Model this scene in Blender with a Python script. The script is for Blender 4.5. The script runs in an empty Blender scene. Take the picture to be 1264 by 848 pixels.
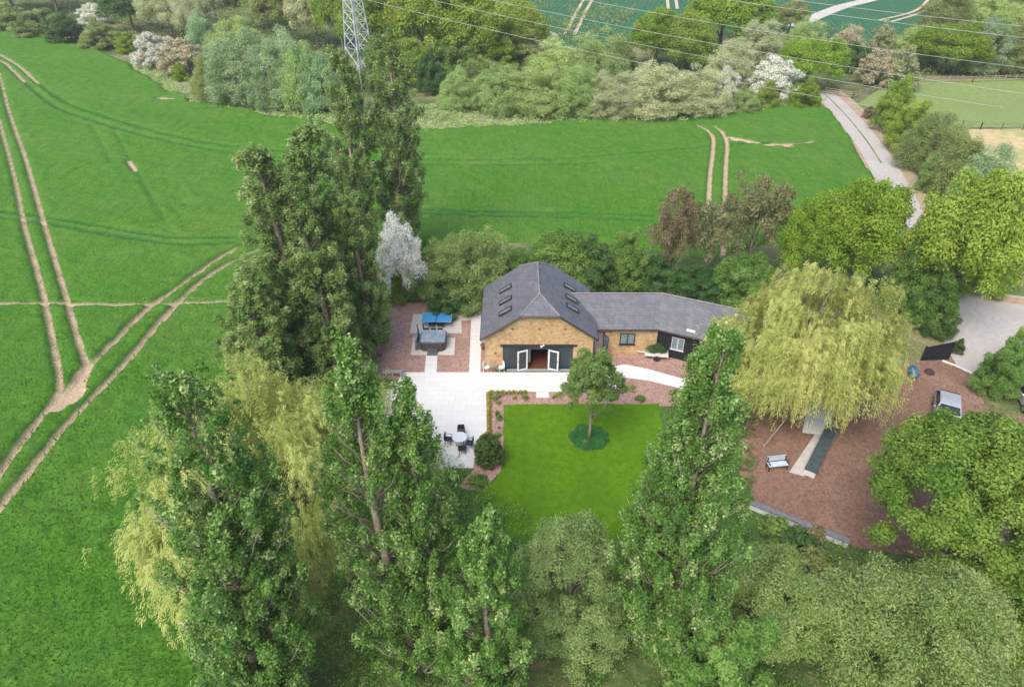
import bpy, math, random
import numpy as np
from mathutils import Vector, Matrix

random.seed(7)
SC = bpy.context.scene
COL = SC.collection
R = math.radians

# ------------------------------------------------------------------ camera solve
CAM_H, PITCH, FPX, CX, CY = 34.5, R(35.0), 843.0, 632.0, 424.0
SP, CP = math.sin(PITCH), math.cos(PITCH)

def G(px, py, h=0.0):
    """ground (or height h) point seen at photo pixel"""
    u, v = (px - CX) / FPX, (CY - py) / FPX
    z = (CAM_H - h) / (SP - v * CP)
    return Vector((u * z, z * (CP + v * SP), h))

def HT(Y, py):
    """height that a thing at distance Y reaches if its top is at row py"""
    v = (CY - py) / FPX
    return CAM_H - (Y * SP - v * Y * CP) / (CP + v * SP)

def DEPTH(Y, h):
    return Y * CP + (CAM_H - h) * SP

# ------------------------------------------------------------------ object helpers
def tag(o, label=None, cat=None, group=None, kind=None):
    if label: o['label'] = label
    if cat: o['category'] = cat
    if group: o['group'] = group
    if kind: o['kind'] = kind
    return o

def empty(name, loc, rz=0.0, label=None, cat=None, group=None):
    o = bpy.data.objects.new(name, None)
    COL.objects.link(o)
    o.location = loc
    o.rotation_euler = (0, 0, rz)
    o.empty_display_size = 0.3
    return tag(o, label, cat, group)

class MB:
    def __init__(s):
        s.v, s.f = [], []
    def add(s, vs, fs):
        n = len(s.v)
        s.v += [tuple(v) for v in vs]
        s.f += [tuple(i + n for i in f) for f in fs]
        return s
    def box(s, x0, x1, y0, y1, z0, z1, m=None):
        vs = [Vector((x, y, z)) for z in (z0, z1) for y in (y0, y1) for x in (x0, x1)]
        if m: vs = [m @ v for v in vs]
        return s.add(vs, [(0, 2, 3, 1), (4, 5, 7, 6), (0, 1, 5, 4), (2, 6, 7, 3), (0, 4, 6, 2), (1, 3, 7, 5)])
    def prism(s, pts, axis, a, b):
        """extrude a 2D outline along axis 'x','y','z' from a to b"""
        def mk(p, t):
            return {'x': (t, p[0], p[1]), 'y': (p[0], t, p[1]), 'z': (p[0], p[1], t)}[axis]
        n = len(pts)
        vs = [mk(p, a) for p in pts] + [mk(p, b) for p in pts]
        fs = [tuple(range(n - 1, -1, -1)), tuple(range(n, 2 * n))]
        fs += [(i, (i + 1) % n, n + (i + 1) % n, n + i) for i in range(n)]
        return s.add(vs, fs)
    def tube(s, pts, rad, seg=6, cap=True):
        pts = [Vector(p) for p in pts]
        if not hasattr(rad, '__len__'): rad = [rad] * len(pts)
        vs, fs = [], []
        for i, p in enumerate(pts):
            d = (pts[min(i + 1, len(pts) - 1)] - pts[max(i - 1, 0)])
            if d.length < 1e-9: d = Vector((0, 0, 1))
            d.normalize()
            up = Vector((0, 0, 1)) if abs(d.z) < .92 else Vector((1, 0, 0))
            a = d.cross(up).normalized(); b = a.cross(d)
            for k in range(seg):
                t = 2 * math.pi * k / seg
                vs.append(p + (a * math.cos(t) + b * math.sin(t)) * rad[i])
        for i in range(len(pts) - 1):
            for k in range(seg):
                k2 = (k + 1) % seg
                fs.append((i * seg + k, i * seg + k2, (i + 1) * seg + k2, (i + 1) * seg + k))
        if cap:
            fs.append(tuple(range(seg - 1, -1, -1)))
            fs.append(tuple((len(pts) - 1) * seg + k for k in range(seg)))
        return s.add(vs, fs)
    def lathe(s, prof, c=(0, 0, 0), seg=20, sx=1, sy=1):
        vs, fs = [], []
        for r, z in prof:
            for k in range(seg):
                t = 2 * math.pi * k / seg
                vs.append((c[0] + r * sx * math.cos(t), c[1] + r * sy * math.sin(t), c[2] + z))
        for i in range(len(prof) - 1):
            for k in range(seg):
                k2 = (k + 1) % seg
                fs.append((i * seg + k, i * seg + k2, (i + 1) * seg + k2, (i + 1) * seg + k))
        fs.append(tuple(range(seg - 1, -1, -1)))
        fs.append(tuple((len(prof) - 1) * seg + k for k in range(seg)))
        return s.add(vs, fs)
    def build(s, name, mat, parent=None, bevel=0, smooth=False, loc=None):
        me = bpy.data.meshes.new(name)
        me.from_pydata([tuple(v) for v in s.v], [], s.f)
        me.update()
        if mat: me.materials.append(mat)
        if smooth:
            me.polygons.foreach_set('use_smooth', [True] * len(me.polygons))
        o = bpy.data.objects.new(name, me)
        COL.objects.link(o)
        if parent: o.parent = parent
        if loc is not None: o.location = loc
        if bevel:
            b = o.modifiers.new('bevel', 'BEVEL'); b.width = bevel; b.segments = 2; b.limit_method = 'ANGLE'
        return o

def copy_tree(o, parent=None):
    c = o.copy(); COL.objects.link(c)
    if parent: c.parent = parent
    for ch in list(o.children):
        copy_tree(ch, c)
    return c

# ------------------------------------------------------------------ materials
def new_mat(name):
    m = bpy.data.materials.new(name); m.use_nodes = True
    nt = m.node_tree; nt.nodes.clear()
    out = nt.nodes.new('ShaderNodeOutputMaterial')
    b = nt.nodes.new('ShaderNodeBsdfPrincipled')
    nt.links.new(b.outputs[0], out.inputs[0])
    return m, nt, b, out

def nd(nt, t, **kw):
    n = nt.nodes.new(t)
    for k, v in kw.items():
        if k in n.inputs: n.inputs[k].default_value = v
        else: setattr(n, k, v)
    return n

def L(nt, a, b): nt.links.new(a, b)

def ramp(nt, fac, stops):
    r = nt.nodes.new('ShaderNodeValToRGB')
    while len(r.color_ramp.elements) < len(stops): r.color_ramp.elements.new(.5)
    for e, (p, c) in zip(r.color_ramp.elements, stops):
        e.position = p; e.color = (*c, 1) if len(c) == 3 else c
    L(nt, fac, r.inputs[0])
    return r.outputs[0]

def mixc(nt, fac, a, b, mode='MIX'):
    m = nt.nodes.new('ShaderNodeMix'); m.data_type = 'RGBA'; m.blend_type = mode
    for s, val in ((m.inputs[0], fac), (m.inputs[6], a), (m.inputs[7], b)):
        if hasattr(val, 'is_linked') or hasattr(val, 'links'): L(nt, val, s)
        elif isinstance(val, (int, float)): s.default_value = val
        else: s.default_value = (*val, 1)
    return m.outputs[2]

def noise(nt, vec, scale, detail=4, rough=.6, out='Fac', dist=0):
    n = nd(nt, 'ShaderNodeTexNoise'); n.inputs['Scale'].default_value = scale
    n.inputs['Detail'].default_value = detail; n.inputs['Roughness'].default_value = rough
    n.inputs['Distortion'].default_value = dist
    if vec is not None: L(nt, vec, n.inputs['Vector'])
    return n.outputs[out]

def objco(nt, scale=None):
    t = nt.nodes.new('ShaderNodeTexCoord')
    o = t.outputs['Object']
    if scale:
        m = nt.nodes.new('ShaderNodeMapping'); m.inputs['Scale'].default_value = scale
        L(nt, o, m.inputs['Vector']); o = m.outputs[0]
    return o

def bump(nt, b, h, strength=.5, dist=.05):
    n = nt.nodes.new('ShaderNodeBump'); n.inputs['Strength'].default_value = strength
    n.inputs['Distance'].default_value = dist
    L(nt, h, n.inputs['Height']); L(nt, n.outputs[0], b.inputs['Normal'])

def mat_noise(name, c1, c2, scale=3, rough=.8, detail=5, c3=None, scale2=.3, bmp=0, metal=0, spec=.3):
    m, nt, b, out = new_mat(name)
    co = objco(nt)
    f = noise(nt, co, scale, detail, .65)
    c = ramp(nt, f, [(.3, c1), (.7, c2)])
    if c3:
        f2 = noise(nt, co, scale2, 3)
        f2 = ramp(nt, f2, [(.45, (0, 0, 0)), (.65, (1, 1, 1))])
        c = mixc(nt, f2, c, c3)
    L(nt, c, b.inputs['Base Color'])
    b.inputs['Roughness'].default_value = rough
    b.inputs['Metallic'].default_value = metal
    b.inputs['Specular IOR Level'].default_value = spec
    if bmp: bump(nt, b, f, .6, bmp)
    return m

def mat_plain(name, c, rough=.5, metal=0, spec=.5):
    f = .88
    return mat_noise(name, tuple(x * f for x in c), tuple(min(1, x / f) for x in c), 6, rough, 4, metal=metal, spec=spec)

def mat_leaf(name, dark, light, trans=.3, huevar=.025, flower=None, fl_amt=0, rough=.6, spec=.2, val=.12, mid=None):
    m, nt, b, out = new_mat(name)
    at = nd(nt, 'ShaderNodeAttribute'); at.attribute_name = 'tint'
    c = ramp(nt, at.outputs['Fac'], [(0.05, dark), (.95, light)] if mid is None else [(.05, dark), (.62, mid), (.97, light)])
    if flower:
        at2 = nd(nt, 'ShaderNodeAttribute'); at2.attribute_name = 'bloom'
        st = nd(nt, 'ShaderNodeMath', operation='LESS_THAN'); st.inputs[1].default_value = fl_amt
        L(nt, at2.outputs['Fac'], st.inputs[0])
        c = mixc(nt, st.outputs[0], c, flower)
    oi = nt.nodes.new('ShaderNodeObjectInfo')
    hs = nt.nodes.new('ShaderNodeHueSaturation')
    mr = nd(nt, 'ShaderNodeMapRange'); mr.inputs[3].default_value = .5 - huevar * .5; mr.inputs[4].default_value = .5 + huevar * .5
    L(nt, oi.outputs['Random'], mr.inputs[0]); L(nt, mr.outputs[0], hs.inputs['Hue'])
    mr2 = nd(nt, 'ShaderNodeMapRange'); mr2.inputs[3].default_value = 1 - val * .8; mr2.inputs[4].default_value = 1 + val
    wn = nd(nt, 'ShaderNodeTexWhiteNoise', noise_dimensions='1D'); L(nt, oi.outputs['Random'], wn.inputs['W'])
    L(nt, wn.outputs['Value'], mr2.inputs[0]); L(nt, mr2.outputs[0], hs.inputs['Value'])
    L(nt, c, hs.inputs['Color']); c = hs.outputs[0]
    L(nt, c, b.inputs['Base Color'])
    b.inputs['Roughness'].default_value = rough
    b.inputs['Specular IOR Level'].default_value = spec
    t = nt.nodes.new('ShaderNodeBsdfTranslucent'); L(nt, c, t.inputs['Color'])
    mx = nt.nodes.new('ShaderNodeMixShader'); mx.inputs[0].default_value = trans
    L(nt, b.outputs[0], mx.inputs[1]); L(nt, t.outputs[0], mx.inputs[2]); L(nt, mx.outputs[0], out.inputs[0])
    return m

LEAF = {
 'poplar': mat_leaf('poplar_leaf', (.055, .15, .025), (.56, .64, .32), .4, 0, val=0, mid=(.19, .36, .075)),
 'poplar_far': mat_leaf('poplar_far_leaf', (.10, .20, .05), (.58, .66, .34), .5, .01, val=.05, mid=(.32, .45, .14)),
 'willow': mat_leaf('willow_leaf', (.36, .43, .09), (.70, .71, .29), .45, 0, val=0),
 'willow_deep': mat_leaf('willow_deep_leaf', (.33, .42, .09), (.68, .72, .28), .45, 0, val=0),
 'round': mat_leaf('sallow_leaf', (.12, .24, .06), (.44, .57, .22), .35, 0, val=0),
 'sycamore': mat_leaf('sycamore_leaf', (.07, .175, .022), (.31, .45, .085), .4, 0, val=0),
 'garden': mat_leaf('garden_tree_leaf', (.08, .18, .035), (.28, .40, .12), .35, 0, val=0),
 'ash': mat_leaf('ash_leaf', (.16, .28, .06), (.42, .52, .20), .4, 0, val=0),
 'dgreen': mat_leaf('dark_green_leaf', (.035, .10, .025), (.14, .26, .08), .3),
 'green': mat_leaf('mid_green_leaf', (.08, .19, .03), (.28, .43, .11), .4),
 'bright': mat_leaf('bright_green_leaf', (.13, .26, .018), (.36, .50, .07), .4),
 'ygreen': mat_leaf('yellow_green_leaf', (.15, .27, .025), (.41, .54, .10), .4),
 'olive': mat_leaf('olive_leaf', (.16, .24, .06), (.44, .50, .19), .4),
 'fine': mat_leaf('pale_olive_leaf', (.27, .40, .11), (.54, .67, .27), .4),
 'grey': mat_leaf('grey_green_leaf', (.19, .32, .14), (.46, .60, .33), .4, .02),
 'tan': mat_leaf('tan_leaf', (.38, .43, .21), (.64, .67, .41), .4, .02),
 'brown': mat_leaf('brown_leaf', (.15, .14, .055), (.37, .33, .18), .35, .04),
 'brownolive': mat_leaf('brown_olive_leaf', (.15, .17, .06), (.36, .37, .19), .35, .03),
 'blossom': mat_leaf('white_blossom_leaf', (.12, .20, .03), (.34, .40, .10), .3, .02, (.84, .83, .78), .72),
 'blossom_white': mat_leaf('may_blossom_leaf', (.14, .24, .03), (.40, .48, .10), .3, 0, (.90, .90, .87), .86, val=0),
 'pink': mat_leaf('pinkish_blossom_leaf', (.16, .20, .05), (.36, .36, .15), .3, .02, (.72, .62, .50), .5),
 'cream': mat_leaf('cream_blossom_leaf', (.10, .19, .035), (.32, .38, .12), .3, .02, (.74, .70, .54), .3),
 'ring': mat_leaf('ring_plant_leaf', (.025, .13, .03), (.10, .33, .09), .3, 0, val=0),
 'box': mat_leaf('clipped_shrub_leaf', (.03, .085, .018), (.14, .22, .06), .2, .02),
 'yellow': mat_leaf('yellow_flower_leaf', (.17, .20, .03), (.36, .34, .05), .3, .02, (.66, .50, .05), .32),
}
BARK = mat_noise('bark', (.10, .085, .065), (.30, .265, .22), 8, .95, 6, bmp=.03)
BARK_PALE = mat_noise('pale_bark', (.17, .14, .10), (.42, .37, .30), 5, .95, 6, bmp=.03)

# ------------------------------------------------------------------ foliage meshes
def unit(a):
    return a / np.maximum(np.linalg.norm(a, axis=-1, keepdims=True), 1e-9)

def mesh_from_quads(name, V, mats, attrs=None, nper=4):
    n = len(V) // nper
    me = bpy.data.meshes.new(name)
    me.vertices.add(len(V)); me.vertices.foreach_set('co', np.ascontiguousarray(V, np.float32).ravel())
    me.loops.add(len(V)); me.loops.foreach_set('vertex_index', np.arange(len(V), dtype=np.int32))
    me.polygons.add(n); me.polygons.foreach_set('loop_start', np.arange(n, dtype=np.int32) * nper)
    for k, a in (attrs or {}).items():
        at = me.attributes.new(k, 'FLOAT', 'FACE'); at.data.foreach_set('value', np.ascontiguousarray(a, np.float32))
    me.update(calc_edges=True)
    for m in mats: me.materials.append(m)
    return me

def leaf_mesh(name, C, N, size, aspect, rng, tint, T=None, mat=None, fold=.0):
    n = len(C)
    N = unit(N)
    if T is None: T = rng.normal(size=(n, 3))
    T = unit(T - N * np.sum(T * N, 1, keepdims=True))
    B = np.cross(N, T)
    s = np.asarray(size).reshape(-1, 1) * np.ones((n, 1)) * rng.uniform(.5, 1.45, (n, 1))
    V = np.empty((n, 4, 3))
    V[:, 0] = C - T * s
    V[:, 1] = C - B * s * aspect - T * s * .15 + N * s * fold
    V[:, 2] = C + T * s
    V[:, 3] = C + B * s * aspect - T * s * .15 + N * s * fold
    return mesh_from_quads(name, V.reshape(-1, 3), [mat] if mat else [], {'tint': tint, 'bloom': rng.uniform(size=n)})

def clump_leaves(cc, rr, n, rng, shell=.45, up=.45, jit=.7, squash=None):
    """leaf centres and normals spread through clumps; cc (k,3), rr (k,)"""
    k = len(cc)
    w = rr ** 2; w = w / w.sum()
    idx = rng.choice(k, n, p=w)
    d = unit(rng.normal(size=(n, 3)))
    low = d[:, 2] < -.25
    d[low, 2] *= -1 * (rng.uniform(size=low.sum()) < .6) * 2 + 1
    rad = (shell + (1 - shell) * rng.uniform(size=(n, 1)) ** .7) * rng.choice([1, 1, 1, 1.18], (n, 1))
    sc = rr[idx][:, None] * np.ones((1, 3))
    if squash is not None: sc = sc * np.array(squash)
    P = cc[idx] + d * rad * sc
    N = d * 1.0 + np.array([0, 0, up]) + rng.normal(size=(n, 3)) * jit
    ct = rng.uniform(size=k)
    tint = np.clip(ct[idx] * .5 + rng.uniform(size=n) * .5, 0, 1)
    return P, N, tint

def crown_dome(rng, nleaf, size, w=10., h=10., base=.0, nclump=60, cr=.17, rough=.18, fill=.25, aspect=.55, name='crown', mat=None, jit=.7, squash=None):
    """uneven dome or ball of leaf clumps, w wide, h tall, foliage starting at base*h"""
    z0 = base * h
    a, c = w / 2, (h - z0)
    d = unit(rng.normal(size=(nclump, 3)))
    d[:, 2] = np.where(d[:, 2] < (-.2 if base > .02 else 0), -d[:, 2], d[:, 2])
    ph = rng.uniform(0, 6.28, 6)
    az = np.arctan2(d[:, 1], d[:, 0])
    lob = 1 + rough * (np.sin(2 * az + ph[0]) * .5 + np.sin(3 * az + ph[1]) * .6 + np.sin(5 * az + ph[2] + 3 * d[:, 2]) * .5)
    rad = np.where(rng.uniform(size=nclump) < fill, rng.uniform(.3, .7, nclump), rng.uniform(.8, 1.0, nclump)) * lob
    rr = cr * w * rng.uniform(.6, 1.15, nclump)
    zc = z0 + c * (.42 if base > .02 else .1)
    zr = np.where(d[:, 2] > 0, c * (.58 if base > .02 else .9), c * .42)
    cc = np.stack([d[:, 0] * (a - rr * .6) * rad, d[:, 1] * (a - rr * .6) * rad, zc + d[:, 2] * (zr - rr * .5) * rad], 1)
    cc[:, 2] = np.maximum(cc[:, 2], z0 + rr * .5)
    P, N, t = clump_leaves(cc, rr, nleaf, rng, jit=jit, squash=squash)
    P[:, 2] = np.maximum(P[:, 2], .03 * h * rng.uniform(size=len(P)))
    # single twigs reaching past the outline
    m = int(nleaf * .04)
    i = rng.choice(nleaf, m); P[i] += unit(P[i] - np.array([0, 0, zc])) * rng.uniform(0, .05 * w, (m, 1))
    return leaf_mesh(name, P, N, size, aspect, rng, t, mat=mat)

def trunk_mesh(rng, h, r, top, nlimb=7, spread=.3, lean=(0, 0), name='trunk', limb0=.3, mat=BARK, seg=7):
    mb = MB()
    pts, rad = [], []
    for i in range(7):
        t = i / 6
        pts.append((lean[0] * t + rng.normal() * .02 * h * t * .5, lean[1] * t + rng.normal() * .02 * h * t * .5, h * top * t - .15 * (i == 0)))
        rad.append(r * (1 - t * .75) * (1.25 if i == 0 else 1))
    mb.tube(pts, rad, seg)
    for k in range(nlimb):
        t = limb0 + (1 - limb0) * rng.uniform(0, .85)
        i = t * 6; a = Vector(pts[int(i)]).lerp(Vector(pts[min(6, int(i) + 1)]), i - int(i))
        az = rng.uniform(0, 6.28); ln = spread * h * rng.uniform(.6, 1.1)
        d = Vector((math.cos(az), math.sin(az), rng.uniform(.5, 1.3))).normalized()
        p1 = a + d * ln * .5 + Vector((0, 0, .03 * h)); p2 = a + d * ln + Vector((0, 0, .1 * h))
        rr = r * (1 - t * .7) * .5
        mb.tube([a, p1, p2], [rr, rr * .7, rr * .25], 5)
    me = bpy.data.meshes.new(name); me.from_pydata([tuple(v) for v in mb.v], [], mb.f); me.update()
    me.materials.append(mat)
    me.polygons.foreach_set('use_smooth', [True] * len(me.polygons))
    return me

def poplar_mesh(rng, h, prof, nleaf, size, nbr=90, lean=(0, 0), stems=((0, 0, 1.0),), cr=.5, gap=.0, mat=None, z0=.08, bark=BARK_PALE):
    """columnar tree: ascending limbs carrying tall leaf clumps. returns crown, trunk meshes"""
    ccs, rrs = [], []
    mb = MB()
    pt, pr = zip(*prof)
    for (sx, sy, sh) in stems:
        hh = h * sh
        ph = rng.uniform(0, 6.28, 2)
        def axis(z):
            t = z / h
            return np.array([sx * min(1, t * 3) + lean[0] * t + .25 * math.sin(t * 5 + ph[0]), sy * min(1, t * 3) + lean[1] * t + .25 * math.sin(t * 4 + ph[1]), z])
        zs = np.linspace(-.1, hh * .97, 12)
        mb.tube([axis(z) for z in zs], [.36 * (1 - .93 * i / 11) * (h / 21) * (1 if sh == 1 else .75) for i in range(12)], 8)
        nb = int(nbr * sh)
        for k in range(nb):
            t = z0 + (1 - z0) * ((k + rng.uniform()) / nb)
            z = t * hh
            az = rng.uniform(0, 6.28)
            r = np.interp(t, pt, pr) * rng.uniform(.35, 1.0) ** .7 * (1 if sh == 1 else .8)
            rise = r * rng.uniform(1.1, 2.1)
            a = axis(max(z - rise, .02 * hh))
            e = axis(min(z, hh)) + np.array([math.cos(az) * r, math.sin(az) * r, rng.uniform(-.2, .3)])
            mid = a * .5 + e * .5 + np.array([math.cos(az), math.sin(az), -.5]) * r * .12
            b = .02 + .05 * (1 - t) * (h / 21) * rng.uniform(.5, 1.3)
            mb.tube([a, mid, e], [b, b * .65, b * .2], 5)
            if rng.uniform() < gap: continue
            for q in (1.0, .86, .72, .58, .42):
                if q < .8 and rng.uniform() < .3: continue
                c = a * (1 - q) + e * q + rng.normal(size=3) * .12
                ccs.append(c); rrs.append(cr * (.55 + .4 * q) * rng.uniform(.5, 1.15) * (1 - .4 * t))
        for q in range(4):
            ccs.append(axis(hh * (.93 + .02 * q)) + rng.normal(size=3) * .12); rrs.append(cr * .45)
    cc, rr = np.array(ccs), np.array(rrs)
    P, N, t = clump_leaves(cc, rr, nleaf, rng, shell=.1, squash=(1, 1, 2.1), jit=.9)
    cm = leaf_mesh('crown', P, N, size, .7, rng, t, mat=mat)
    tm = bpy.data.meshes.new('trunk'); tm.from_pydata([tuple(v) for v in mb.v], [], mb.f); tm.update()
    tm.materials.append(bark); tm.polygons.foreach_set('use_smooth', [True] * len(tm.polygons))
    return cm, tm

def willow_mesh(rng, w, h, nclus, nstr, nleaf, size, mat=None, droop=.65, base=.12, cut=.2):
    """weeping crown: tufts of hanging strands over an uneven dome"""
    d = unit(rng.normal(size=(nclus, 3))); d[:, 2] = np.abs(d[:, 2]) * 1.05 - .05
    d = unit(d)
    az = np.arctan2(d[:, 1], d[:, 0]); ph = rng.uniform(0, 6.28, 3)
    lob = 1 + .10 * np.sin(3 * az + ph[0]) + .10 * np.sin(5 * az + ph[1] + 2 * d[:, 2]) + rng.normal(size=nclus) * .13
    inner = np.where(rng.uniform(size=nclus) < .25, rng.uniform(.5, .8, nclus), 1)
    zc = h * .5
    O = np.stack([d[:, 0] * w / 2 * lob * inner * .9, d[:, 1] * w / 2 * lob * inner * .9, zc + d[:, 2] * h * .48 * lob * inner], 1)
    lc = h * droop * rng.uniform(.35, 1.0, nclus) * (1.1 - .45 * d[:, 2])
    ci = rng.choice(nclus, nstr)
    spread = .038 * w
    S = O[ci] + rng.normal(size=(nstr, 3)) * np.array([spread, spread, spread * .5])
    ln = lc[ci] * rng.uniform(.45, 1.1, nstr)
    out = unit(np.stack([d[ci][:, 0], d[ci][:, 1], np.zeros(nstr)], 1) + rng.normal(size=(nstr, 3)) * .35); out[:, 2] = 0
    si = rng.choice(nstr, nleaf); st0 = rng.uniform(size=nstr)
    t = rng.uniform(size=nleaf)
    flare = rng.uniform(.05, .22, nstr) * w * .3
    P = S[si] + out[si] * (flare[si] * np.sqrt(t))[:, None]
    P[:, 2] += h * .05 * np.sin(np.minimum(t * 5, np.pi)) - ln[si] * np.maximum(0, t - .05) ** 1.25
    P += rng.normal(size=(nleaf, 3)) * .075
    ok = P[:, 2] > base * h * (cut + (1.2 - cut) * st0[si])
    P = P[ok]; si = si[ok]; t = t[ok]
    n = len(P)
    T = np.stack([out[si][:, 0] * .35, out[si][:, 1] * .35, -np.ones(n)], 1) * np.clip(t * 2, .3, 1)[:, None] + out[si] * np.clip(1 - 2 * t, 0, 1)[:, None] + rng.normal(size=(n, 3)) * .28
    N = out[si] * .8 + np.array([0, 0, .7]) + rng.normal(size=(n, 3)) * .38
    ct = rng.uniform(size=nclus); st = rng.uniform(size=nstr)
    tint = np.clip(.3 * ct[ci[si]] + .5 * st[si] + .2 * rng.uniform(size=n), 0, 1)
    return leaf_mesh('crown', P, N, size, .17, rng, tint, T=T, mat=mat)

def place(name, loc, crown, trunk, label, cat, group=None, rz=0, scale=(1, 1, 1), cmat=None, tmat=None):
    e = empty(name, loc, rz, label, cat, group); e.scale = scale
    for nm, me, mt in (('crown', crown, cmat), ('trunk', trunk, tmat)):
        if me is None: continue
        o = bpy.data.objects.new(nm, me); COL.objects.link(o); o.parent = e
        if mt:
            if not me.materials: me.materials.append(mt)
            o.material_slots[0].link = 'OBJECT'; o.material_slots[0].material = mt
    return e

RG = np.random.default_rng

# ================================================================== SETTING
def poly_sheet(name, pts, z, mat, kind='structure', thick=0.0):
    mb = MB()
    vs = [(p[0], p[1], z) for p in pts]; n = len(vs)
    area = sum(vs[i][0] * vs[(i + 1) % n][1] - vs[(i + 1) % n][0] * vs[i][1] for i in range(n))
    if area < 0: vs.reverse()
    if thick:
        mb.add(vs + [(v[0], v[1], z - thick) for v in vs], [tuple(range(n))] + [(i, n + i, n + (i + 1) % n, (i + 1) % n) for i in range(n)])
    else:
        mb.add(vs, [tuple(range(n))])
    o = mb.build(name, mat)
    if kind: o['kind'] = kind
    return o

def GP(*pp): return [tuple(G(*p)[:2]) for p in pp]

def strip(pts, w):
    """ribbon outline from centre line"""
    pts = [Vector((p[0], p[1])) for p in pts]; l, r = [], []
    for i, p in enumerate(pts):
        d = (pts[min(i + 1, len(pts) - 1)] - pts[max(0, i - 1)]).normalized()
        n = Vector((-d.y, d.x)); ww = w[i] if hasattr(w, '__len__') else w
        l.append(p + n * ww / 2); r.append(p - n * ww / 2)
    return [tuple(p) for p in l + r[::-1]]

def smooth_line(pts, n=8):
    pts = [Vector((p[0], p[1])) for p in pts]; out = []
    P = [pts[0] * 2 - pts[1]] + pts + [pts[-1] * 2 - pts[-2]]
    for i in range(1, len(P) - 2):
        for k in range(n):
            t = k / n
            a, b, c, d = P[i - 1], P[i], P[i + 1], P[i + 2]
            out.append(.5 * ((2 * b) + (c - a) * t + (2 * a - 5 * b + 4 * c - d) * t * t + (3 * b - a - 3 * c + d) * t ** 3))
    out.append(pts[-1]); return out

# rough ground everywhere
def mat_ground():
    m, nt, b, out = new_mat('rough_grass')
    co = objco(nt)
    f1 = noise(nt, co, 1.6, 6, .7); f2 = noise(nt, co, .09, 4)
    c = ramp(nt, f1, [(.25, (.035, .075, .02)), (.5, (.08, .13, .04)), (.75, (.17, .19, .08))])
    c2 = ramp(nt, f1, [(.3, (.16, .17, .07)), (.7, (.30, .28, .15))])
    c = mixc(nt, ramp(nt, f2, [(.45, (0, 0, 0)), (.62, (1, 1, 1))]), c, c2)
    L(nt, c, b.inputs['Base Color']); b.inputs['Roughness'].default_value = .95
    b.inputs['Specular IOR Level'].default_value = .1
    bump(nt, b, f1, .8, .25); return m
poly_sheet('ground', [(-1600, -300), (1600, -300), (1600, 2600), (-1600, 2600)], 0, mat_ground())

# ---- crop field with tracks (one displaced sheet)
TR = [  # polyline px, width m, depth 0..1 of soil showing
 ([(0, 150), (20, 226), (31, 280), (45, 330), (58, 380), (71, 446), (76, 476), (66, 502), (45, 530)], .4, 1),
 ([(0, 93), (13, 143), (33, 200), (56, 280), (71, 330), (86, 380), (97, 420), (108, 456), (104, 478), (84, 500)], .42, 1),
 ([(-60, 40), (0, 70), (25, 85), (48, 106)], .6, 1),
 ([(-60, 50), (0, 77), (15, 88), (30, 103)], .6, 1),
 ([(48, 106), (70, 122), (100, 137), (183, 163), (260, 180), (345, 190), (430, 196), (515, 200), (652, 200), (736, 197), (840, 187), (950, 178)], .42, .1),
 ([(30, 103), (53, 123), (80, 140), (164, 167), (248, 186), (333, 197), (430, 203), (515, 207), (652, 207), (736, 205)], .42, .1),
 ([(320, 300), (300, 308), (275, 320), (246, 340), (216, 362), (186, 383), (150, 418), (116, 453), (84, 486), (60, 509), (23, 559), (-10, 606), (-60, 670)], .52, 1),
 ([(320, 312), (292, 325), (262, 342), (233, 366), (206, 393), (180, 424), (150, 459), (118, 493), (86, 526), (60, 559), (0, 634), (-60, 712)], .52, 1),
 ([(-80, 380), (0, 379), (90, 379), (190, 380), (290, 376), (330, 376)], .36, .98),
 ([(860, 158), (873, 164), (880, 174), (879, 195), (876, 220), (874, 265), (872, 310)], .5, 1),
 ([(880, 159), (891, 166), (897, 180), (896, 200), (895, 220), (894, 268), (892, 320)], .5, 1),
 ([(455, 262), (503, 266), (600, 270), (700, 272), (803, 277)], .5, .1),
 ([(470, 257), (503, 261), (600, 265), (700, 267), (803, 271)], .5, .1),
 ([(0, 272), (60, 280), (140, 294), (215, 305), (290, 304)], .45, .1),
 ([(0, 264), (60, 272), (140, 286), (215, 297), (290, 297)], .45, .1),
 ([(140, 160), (165, 207), (205, 278)], .35, .2),
 ([(115, 160), (140, 205)], .3, .2),
 ([(903, 173), (925, 178), (950, 182), (974, 184)], 1.3, .95),
 ([(904, 176), (940, 180), (985, 181), (1001, 178)], .8, .75),
 ([(160, 202), (168, 214)], .6, .9), ([(198, 124), (212, 125)], 1.3, .9),
 ([(106, 462), (92, 490)], 1.2, 1), ([(94, 482), (74, 506)], .9, .95), ([(88, 500), (102, 486)], .9, .95),
]
FIELD = GP((-260, 12), (-60, 25), (0, 34), (90, 55), (150, 75), (185, 100), (240, 128), (330, 143), (410, 157), (520, 163), (640, 157), (720, 152),
           (900, 142), (1008, 128), (1018, 134), (1038, 158), (1058, 188), (1072, 212), (1082, 238), (1070, 262), (1000, 292), (880, 318), (800, 308), (640, 300), (560, 300), (470, 318),
           (420, 400), (330, 470), (300, 560), (250, 640), (262, 848), (268, 1000), (-260, 1000))
def in_poly(X, Y, poly):
    ins = np.zeros(X.shape, bool); n = len(poly)
    for i in range(n):
        x0, y0 = poly[i]; x1, y1 = poly[(i + 1) % n]
        if y0 == y1: continue
        c = ((y0 > Y) != (y1 > Y)) & (X < (x1 - x0) * (Y - y0) / (y1 - y0) + x0)
        ins ^= c
    return ins
def grow(a, b, s0, s1):
    out = [a]
    while out[-1] < b:
        t = (out[-1] - a) / (b - a); out.append(out[-1] + s0 + (s1 - s0) * t)
    return np.array(out)
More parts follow.
